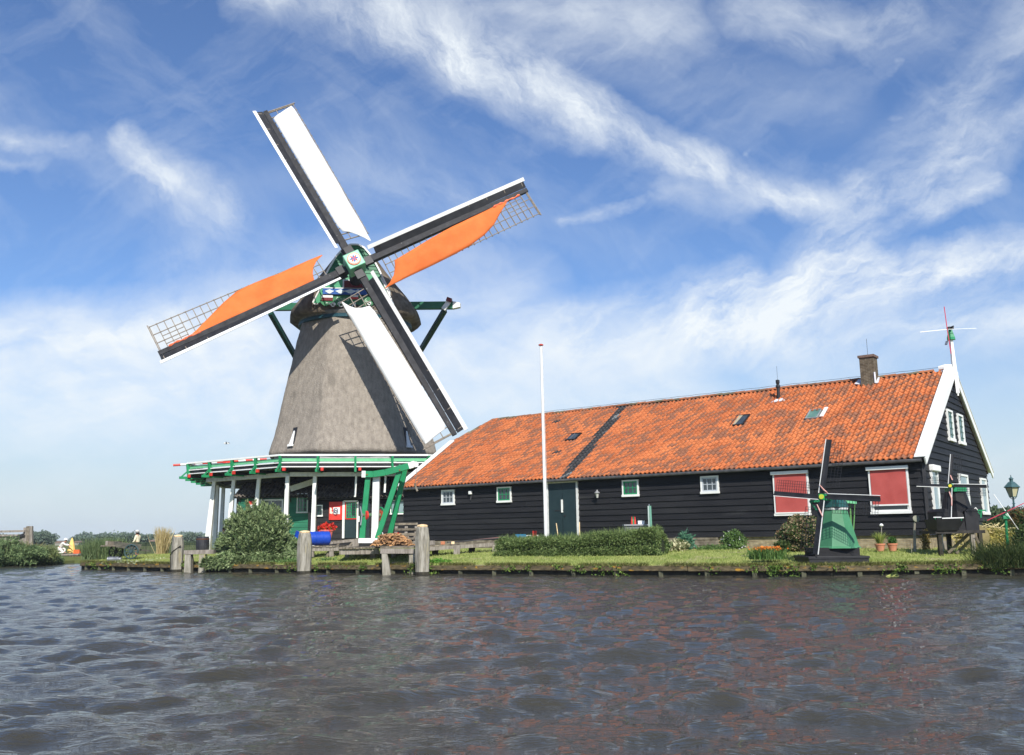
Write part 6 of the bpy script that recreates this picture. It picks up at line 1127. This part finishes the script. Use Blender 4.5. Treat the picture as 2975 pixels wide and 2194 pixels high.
# timber sheet fence far left
tf=thing('timber_fence','weathered tall timber fence on the far bank at the left edge','fence',at(40,1560,54)); YF=54.
b=MB(); A=at(-60,1540,YF); B=at(72,1545,YF)
for i in range(16): xx=A[0]+(B[0]-A[0])*i/16; b.rbox(xx+.01,xx+(B[0]-A[0])/16-.01,YF,YF+.05,zat(0,1595,YF),zat(0,1547+.12*i,YF)-.1)
b.build('boards',OLDWOOD,tf,'W'); b=MB(); b.bar(at(-60,1546,YF-.05),at(72,1543,YF-.05),.1,.12); b.bar(at(-60,1556,YF-.05),at(72,1556,YF-.05),.1,.1); b.build('rail',OLDWOOD,tf,'W')
for px,py in ((74,1533),(82,1529),(91,1529)): P=at(px,1600,YF); b=MB(); b.bar(V(P[0],YF+.1,.1),at(px,py,YF+.1),.16,.16,(0,1,0)); b.build('post',OLDWOOD if px!=82 else DECKW,tf,'W')
b=MB(); b.bar(at(36,1566,YF-.1),at(70,1553,YF-.1),.05,.16); b.build('dark_gap_board',BLACK,tf,'W')
# plank landing with people
pl=thing('plank_landing','low grey plank landing where a person in white kneels','landing',at(205,1607,58)); a=at(172,1610,58); c=at(240,1608,60); b=MB(); b.rbox(a[0],c[0]+1,57.3,60,a[2]-.08,a[2]+.0); b.build('planks',OLDWOOD,pl,'W'); b=MB(); a2=at(202,1634,54.7); c2=at(240,1618,54.7)
for i in range(9): xx=a2[0]+(c2[0]+.8-a2[0])*i/9; b.rbox(xx,xx+.09*1.05,54.62,54.7,-.2,zat(0,1619,54.7))
b.build('sheet_wall',mat('reddish_pile_wood',(.13,.075,.05),(.2,.13,.09),.9,5),pl,'W')
zl_=a[2]
yc=thing('folded_yellow_parasol','closed yellow parasol standing on the plank landing','parasol',at(208,1605,59)); P=at(207,1605,59); P[2]=zl_; hh_=zat(207,1563,59)-zl_; b=MB(); b.lathe(P,[(.22,0.05),(.23,.2),(.17,hh_*.55),(.07,hh_*.9),(.02,hh_)],10); b.build('canopy',mat('yellow_canvas',(.75,.5,.12),(.85,.62,.22),.7,5,stretch=(4,4,.6)),yc,'W'); b=MB(); b.cyl(P,P+V(0,0,hh_+.06),.02,n=6); b.build('pole',LATT,yc,'W')
ob=thing('orange_box','small orange box next to the yellow parasol','box',at(224,1605,59)); P=at(223,1605,59); b=MB(); b.rbox(P[0]-.2,P[0]+.2,58.9,59.2,zl_,zl_+.22); b.build('box_body',mat('orange_plastic',(.8,.13,.03),None,.5),ob,'W',bevel=.02); b=MB(); b.rbox(P[0]-.21,P[0]+.21,58.89,59.21,zl_+.18,zl_+.24); b.build('lid',mat('orange_plastic',(0,0,0)),ob,'W')
# ---- people
SKIN=mat('skin',(.42,.22,.15),(.5,.28,.2),.5,6)
def skinmesh(name,J,E_,R,m,parent,sub=2):
    me=bpy.data.meshes.new(name); me.from_pydata([tuple(map(float,j)) for j in J],E_,[]); me.materials.append(m); o=bpy.data.objects.new(name,me); COL.objects.link(o); o.parent=parent
    md=o.modifiers.new('skin','SKIN'); md.use_smooth_shade=True
    for v_,r_ in zip(me.skin_vertices[0].data,R): v_.radius=(r_,r_)
    me.skin_vertices[0].data[0].use_root=True; s=o.modifiers.new('sub','SUBSURF'); s.levels=sub; s.render_levels=sub
    return o
def person(lb,loc,face,pose,shirt,pants,hair,hat=None,shoe=BLACK,scale=1.):
    """face: heading in radians; pose: joints in metres, x right, y forward"""
    t=thing('person',lb,'person',loc,face); t.scale=(scale,)*3
    p=pose; pel=V(*p['pelvis']); ch=V(*p['chest']); nk=V(*p['neck']); hdp=V(*p['head']); lookd=nrm(V(*p.get('look',(0,1,0))))
    J=[pel,(pel+ch)/2,ch,nk,hdp-V(0,0,.09),hdp+V(0,0,.02),hdp+V(0,0,.10)]; E_=[(0,1),(1,2),(2,3),(3,4),(4,5),(5,6)]; R=[.125,.12,.135,.055,.075,.098,.075]
    sh_={};
    for s_ in ('L','R'):
        s0=V(*p['sh'+s_]); e0=V(*p['el'+s_]); w0=V(*p['wr'+s_]); hpj=V(*p['hip'+s_]); k0=V(*p['kn'+s_]); a0_=V(*p['an'+s_]); t0=V(*p['toe'+s_])
        i=len(J); J+=[s0,e0,w0]; E_+=[(2,i),(i,i+1),(i+1,i+2)]; R+=[.062,.045,.032]
        hd_=nrm(w0-e0); sd_=nrm(np.cross(hd_,V(.2,.3,1))); j=len(J); J.append(w0+hd_*.05); E_.append((i+2,j)); R.append(.034)
        for f in range(4):
            k=len(J); off=sd_*(.027-.018*f); J+=[w0+hd_*.10+off,w0+hd_*(.145+.015*(1-abs(f-1.3)/2))+off*1.1-V(0,0,.012)]; E_+=[(j,k),(k,k+1)]; R+=[.0095,.008]
        k=len(J); J+=[w0+hd_*.055+sd_*.05,w0+hd_*.09+sd_*.065]; E_+=[(i+2,k),(k,k+1)]; R+=[.011,.009]
        i=len(J); J+=[hpj,k0,a0_,t0]; E_+=[(0,i),(i,i+1),(i+1,i+2),(i+2,i+3)]; R+=[.085,.06,.04,.035]; sh_[s_]=(s0,e0,w0,hpj,k0,a0_,t0)
    # nose and ears
    sd_=nrm(np.cross(lookd,V(0,0,1))); i=len(J); J+=[hdp+lookd*.112+V(0,0,0),hdp+sd_*.095,hdp-sd_*.095]; E_+=[(5,i),(5,i+1),(5,i+2)]; R+=[.014,.015,.015]
    body=skinmesh('body',J,E_,R,SKIN,t)
    b=MB()
    for s_ in (-1,1): b.lathe(hdp+lookd*.092+sd_*.032*s_+V(0,0,.025),[(.010,0),(.011,.006),(.004,.012)],8,ax=lookd)
    b.build('eyes',BLACK,body); b=MB(); b.bar(hdp+lookd*.095-sd_*.022-V(0,0,.045),hdp+lookd*.095+sd_*.022-V(0,0,.045),.01,.008); b.build('mouth',mat('lips',(.35,.08,.07),None,.5),body)
    J=[pel+(ch-pel)*.08,(pel+ch)/2,ch,nk-(nk-ch)*.25]; E_=[(0,1),(1,2),(2,3)]; R=[.15,.15,.165,.085]
    for s_ in 'LR': s0,e0,w0=sh_[s_][:3]; i=len(J); J+=[s0,e0,e0+(w0-e0)*.8]; E_+=[(2,i),(i,i+1),(i+1,i+2)]; R+=[.08,.062,.048]
    skinmesh('shirt',J,E_,R,shirt,t)
    J=[pel,pel+(ch-pel)*.12]; E_=[(0,1)]; R=[.15,.14]
    for s_ in 'LR': h0,k0,a0_=sh_[s_][3:6]; i=len(J); J+=[h0,k0,k0+(a0_-k0)*.9]; E_+=[(0,i),(i,i+1),(i+1,i+2)]; R+=[.10,.075,.058]
    skinmesh('trousers',J,E_,R,pants,t)
    for s_ in 'LR': a0_,t0=sh_[s_][5:7]; b=MB(); b.bar(a0_-V(0,0,.045)-nrm(t0-a0_)*.06,t0-V(0,0,.01)+nrm(t0-a0_)*.05,.09,.07); b.build('shoe',shoe,t,bevel=.02)
    b=MB(); b.lathe(hdp-lookd*.025+V(0,0,.0),[(.07,-.08),(.112,-.03),(.115,.04),(.095,.1),(.05,.135),(.01,.145)],14); 
    if hair is not None: b.build('hair',hair,t,smooth=True)
    if hat is not None:
        b=MB(); b.lathe(hdp+V(0,0,.06),[(.19,-.015),(.2,0),(.125,.02),(.115,.08),(.08,.11),(.02,.12)],18); b.build('hat',hat[0],t,smooth=True); 
        if len(hat)>1: b=MB(); b.lathe(hdp+V(0,0,.06),[(.13,.02),(.128,.06),(.12,.062)],18); b.build('hat_band',hat[1],t)
    return t
WS=mat('white_shirt',(.72,.70,.64),(.8,.78,.72),.8,6); CRS=mat('cream_shirt',(.72,.66,.48),(.8,.74,.55),.8,6); DKS=mat('dark_clothes',(.02,.02,.025),(.05,.05,.06),.8,6); HAIR=mat('dark_hair',(.02,.013,.01),(.05,.03,.02),.6,12)
stand=dict(pelvis=(0,0,.93),chest=(0,.01,1.3),neck=(0,.02,1.47),head=(0,.05,1.6),shL=(-.19,0,1.4),shR=(.19,0,1.4),elL=(-.24,.05,1.13),elR=(.23,.1,1.13),wrL=(-.2,.22,.98),wrR=(.14,.3,1.05),hipL=(-.09,0,.9),hipR=(.09,0,.9),knL=(-.1,.03,.5),knR=(.1,.03,.5),anL=(-.1,0,.09),anR=(.1,0,.09),toeL=(-.12,.15,.04),toeR=(.12,.15,.04),look=(0,1,0))
kneel=dict(pelvis=(0,-.12,.42),chest=(0,.12,.72),neck=(0,.22,.86),head=(0,.3,.97),shL=(-.18,.16,.8),shR=(.18,.16,.8),elL=(-.2,.38,.66),elR=(.2,.38,.66),wrL=(-.12,.6,.58),wrR=(.14,.6,.6),hipL=(-.1,-.12,.4),hipR=(.1,-.12,.4),knL=(-.14,.25,.38),knR=(.13,.28,.1),anL=(-.13,.2,.09),anR=(.12,-.14,.08),toeL=(-.13,.36,.04),toeR=(.12,-.28,.03),look=(0,.9,-.4))
sit=dict(pelvis=(0,0,.52),chest=(0,.05,.88),neck=(0,.08,1.04),head=(0,.12,1.17),shL=(-.19,.04,.97),shR=(.19,.04,.97),elL=(-.23,.16,.72),elR=(.23,.16,.72),wrL=(-.12,.38,.68),wrR=(.12,.38,.68),hipL=(-.1,.02,.5),hipR=(.1,.02,.5),knL=(-.12,.46,.5),knR=(.12,.46,.5),anL=(-.12,.44,.09),anR=(.12,.44,.09),toeL=(-.13,.6,.04),toeR=(.13,.6,.04),look=(0,1,0))
P=at(398,1600,57.); zf=zat(398,1538,57.)-1.82
person('person in a cream top and white brimmed hat standing on the far footbridge',(P[0],57.,zf),rad(80),stand,CRS,mat('pinkish_trousers',(.5,.2,.15),None,.8),HAIR,(W_PAINT,DKS))
P=at(181,1607,58.6); person('person in white clothes and cap kneeling beside the yellow parasol',(P[0],58.4,zl_),rad(-85),kneel,WS,WS,None,(W_PAINT,),scale=.86)
P=at(648,1590,55.); gp=.72
bn=thing('park_bench','dark bench behind the left gallery posts','bench',(P[0]+.1,55.3,gp)); b=MB(); b.rbox(P[0]-.5,P[0]+.9,55.05,55.45,gp+.36,gp+.41); b.build('seat',DARKWOOD,bn,'W')
for dx in (-.45,.8): b=MB(); b.rbox(P[0]+dx,P[0]+dx+.07,55.08,55.42,gp,gp+.36); b.build('leg',DARKWOOD,bn,'W')
person('person in a mauve top seated behind the left gallery posts',(P[0]+.02,55.25,gp-.04),rad(150),sit,mat('mauve_top',(.2,.16,.2),(.28,.24,.28),.8,5),DKS,HAIR,scale=.98); person('dark haired person in a white shirt seated right of the mauve top',(P[0]+.5,55.25,gp-.12),rad(190),sit,WS,DKS,HAIR,scale=.9)
# footbridge fence
ff=thing('footbridge_railing','dark green picket railing of the footbridge behind the lawn','railing',at(470,1590,52)); A=at(372,1578,52.); B=at(572,1575,52.); z0=zat(470,1608,52.); b=MB(); b.bar(A,B,.08,.09); b.bar(A-V(0,0,.12),B-V(0,0,.12),.05,.06); b.build('top_rail',mat('fence_green',(.02,.035,.02),(.04,.06,.035),.7,5),ff,'W'); b=MB(); n_=42
for i in range(n_): P=A+(B-A)*(i+.5)/n_; b.rbox(P[0]-.03,P[0]+.03,52.0,52.03,z0,P[2]-.02)
b.build('pickets',mat('picket_olive',(.05,.065,.03),(.09,.11,.06),.8,5),ff,'W')
for i in range(5): P=A+(B-A)*i/4; b=MB(); b.rbox(P[0]-.05,P[0]+.05,52.03,52.12,z0-.1,P[2]+.02); b.build('post',DARKWOOD,ff,'W')
# old hand cart
YK=42.6; CW=mat('cart_wood',(.05,.048,.038),(.12,.112,.085),.8,5,bump=.3); ct=thing('hand_cart','old two-wheeled wooden cart with spoked wheels on the lawn at the left','cart',at(370,1632,YK)); zk=float(gz(-17.,YK))
b=MB(); a=at(302,1586,YK); c=at(405,1586,YK); b.hexa([at(330,1589,YK-.4),at(405,1600,YK-.4),at(405,1600,YK+.5),at(330,1589,YK+.5),at(330,1573,YK-.4),at(412,1582,YK-.4),at(412,1582,YK+.5),at(330,1573,YK+.5)]); b.build('cart_body',CW,ct,'W')
b=MB(); b.bar(at(302,1586,YK-.1),at(345,1586,YK-.1),.7,.05); b.box(at(330,1580,YK),(.5,.6,.22)); b.build('load_board',DECKW,ct,'W'); b=MB(); b.box(at(314,1578,YK-.2),(.1,.3,.2)); b.build('pale_block',OLDWOOD,ct,'W')
b=MB(); b.bar(at(400,1597,YK-.2),at(437,1601,YK-.2),.05,.06); b.build('shaft',CW,ct,'W')
def wheel(P,R,parent,m_):
    b=MB(); b.tube([P+V(math.cos(t)*R,0,math.sin(t)*R) for t in np.linspace(0,2*PI,25)],.032,6); w_=b.build('wheel',m_,parent,'W'); b=MB()
    for k in range(10): t=2*PI*k/10; b.bar(P+V(math.cos(t)*.05,0,math.sin(t)*.05),P+V(math.cos(t)*R,0,math.sin(t)*R),.03,.03,(0,1,0))
    b.cyl(P-V(0,.08,0),P+V(0,.08,0),.065,n=10); b.build('spokes',m_,w_,'W')
P=at(381,1612,YK-.45); P[2]=zk+.33; wheel(P,.31,ct,mat('blue_green_wheel',(.025,.05,.055),(.045,.085,.09),.6,5)); P=at(337,1607,YK+.3); P[2]=zk+.33; wheel(P,.31,ct,BLACK)
mc=thing('milk_churn','dented grey metal churn lying on the grass before the cart','churn',at(330,1630,41.8)); a=at(313,1624,41.4); a[2]=float(gz(a[0],41.4))+.13; d=V(1,0.08,0); b=MB(); b.lathe(a,[(.11,0),(.125,.01),(.12,.03),(.12,.42),(.128,.44),(.12,.46),(.09,.5),(.075,.54),(.085,.55)],20,ax=d); b.build('can',mat('dull_zinc',(.16,.17,.18),(.3,.31,.32),.4,6,metal=.6),mc,'W'); b=MB(); b.lathe(a,[(.089,.551),(.089,.59),(.03,.61)],16,ax=d); b.build('lid',METAL,mc,'W')
bk=thing('dark_barrel','tall black barrel behind the landing frame','barrel',at(588,1598,43)); a=at(588,1598,43.); c=at(588,1559,43.); a[2]=float(gz(a[0],43.)); hh=c[2]-a[2]; b=MB(); b.lathe(a,[(.26,0),(.3,hh*.3),(.31,hh*.5),(.3,hh*.75),(.27,hh)],18); b.build('barrel_body',mat('black_barrel',(.015,.015,.02),(.04,.04,.045),.5,4),bk,'W')
for f in (.2,.86): b=MB(); b.lathe(a,[(.305,hh*f-.03),(.305,hh*f+.02)],18); b.build('hoop',mat('rusty_hoop',(.10,.04,.02),None,.7),bk,'W')
x=rnd(at(355,1625,41)[0],at(480,1620,41)[0],260); y=rnd(38.9,41.,260); P=np.stack([x,y,gz(x,y)+.05],1); cl=np.array([mnoise.noise(Vector((a_*1.6,c_*1.6,0))) for a_,c_ in zip(x,y)])>.05; g=leaves(P[cl],.10,.05,'pale_ground_plants',leafmat('pale_plants',(.25,.33,.12),(.6,.62,.42)),up=.8); tag(g,kind='stuff')
# seagull far off and a driftwood log on the quay
sgp=at(657,1288,60.); gu=thing('seagull','white gull gliding left of the mill tower','gull',sgp); b=MB(); b.lathe(sgp-V(.18,0,0),[(.01,0),(.05,.08),(.06,.2),(.03,.32),(.01,.4)],8,ax=(1,0,-.05)); b.build('body',W_PAINT,gu,'W'); 
for s_ in (-1,1): b=MB(); b.prism([sgp+V(-.05,0,.02),sgp+V(.08,0,.02),sgp+V(.1,s_*.2,.07),sgp+V(.14,s_*.4,.03),sgp+V(.02,s_*.2,.07)],(0,0,.015)); b.build('wing',GREY_PAINT,gu,'W')
dl=MB(); dl.tube([at(1436,1653,30.6),at(1450,1651,30.55),at(1463,1652,30.5)],[.035,.04,.03],7); tag(dl.build('driftwood_stick',CAPW),'short pale stick caught at the waterline below the hedge','stick')
# pale air over the whole place
hm=bpy.data.materials.new('haze_air'); hm.use_nodes=True; hn=hm.node_tree.nodes; hl=hm.node_tree.links; hn.remove(hn['Principled BSDF']); pv=hn.new('ShaderNodeVolumePrincipled'); pv.inputs['Density'].default_value=.0003; pv.inputs['Color'].default_value=(.80,.88,1,1); hl.new(pv.outputs[0],hn['Material Output'].inputs['Volume'])
b=MB(); b.rbox(-1450,1450,-170,1640,-1.4,26); hz_o=b.build('haze',hm); tag(hz_o,kind='stuff')
# ---------------------------------------------------------------- render settings
sc.render.engine='CYCLES'
sc.view_settings.view_transform='Standard'; sc.view_settings.look='None'; sc.view_settings.exposure=EXPO; sc.view_settings.gamma=1
sc.render.resolution_x=1024; sc.render.resolution_y=755
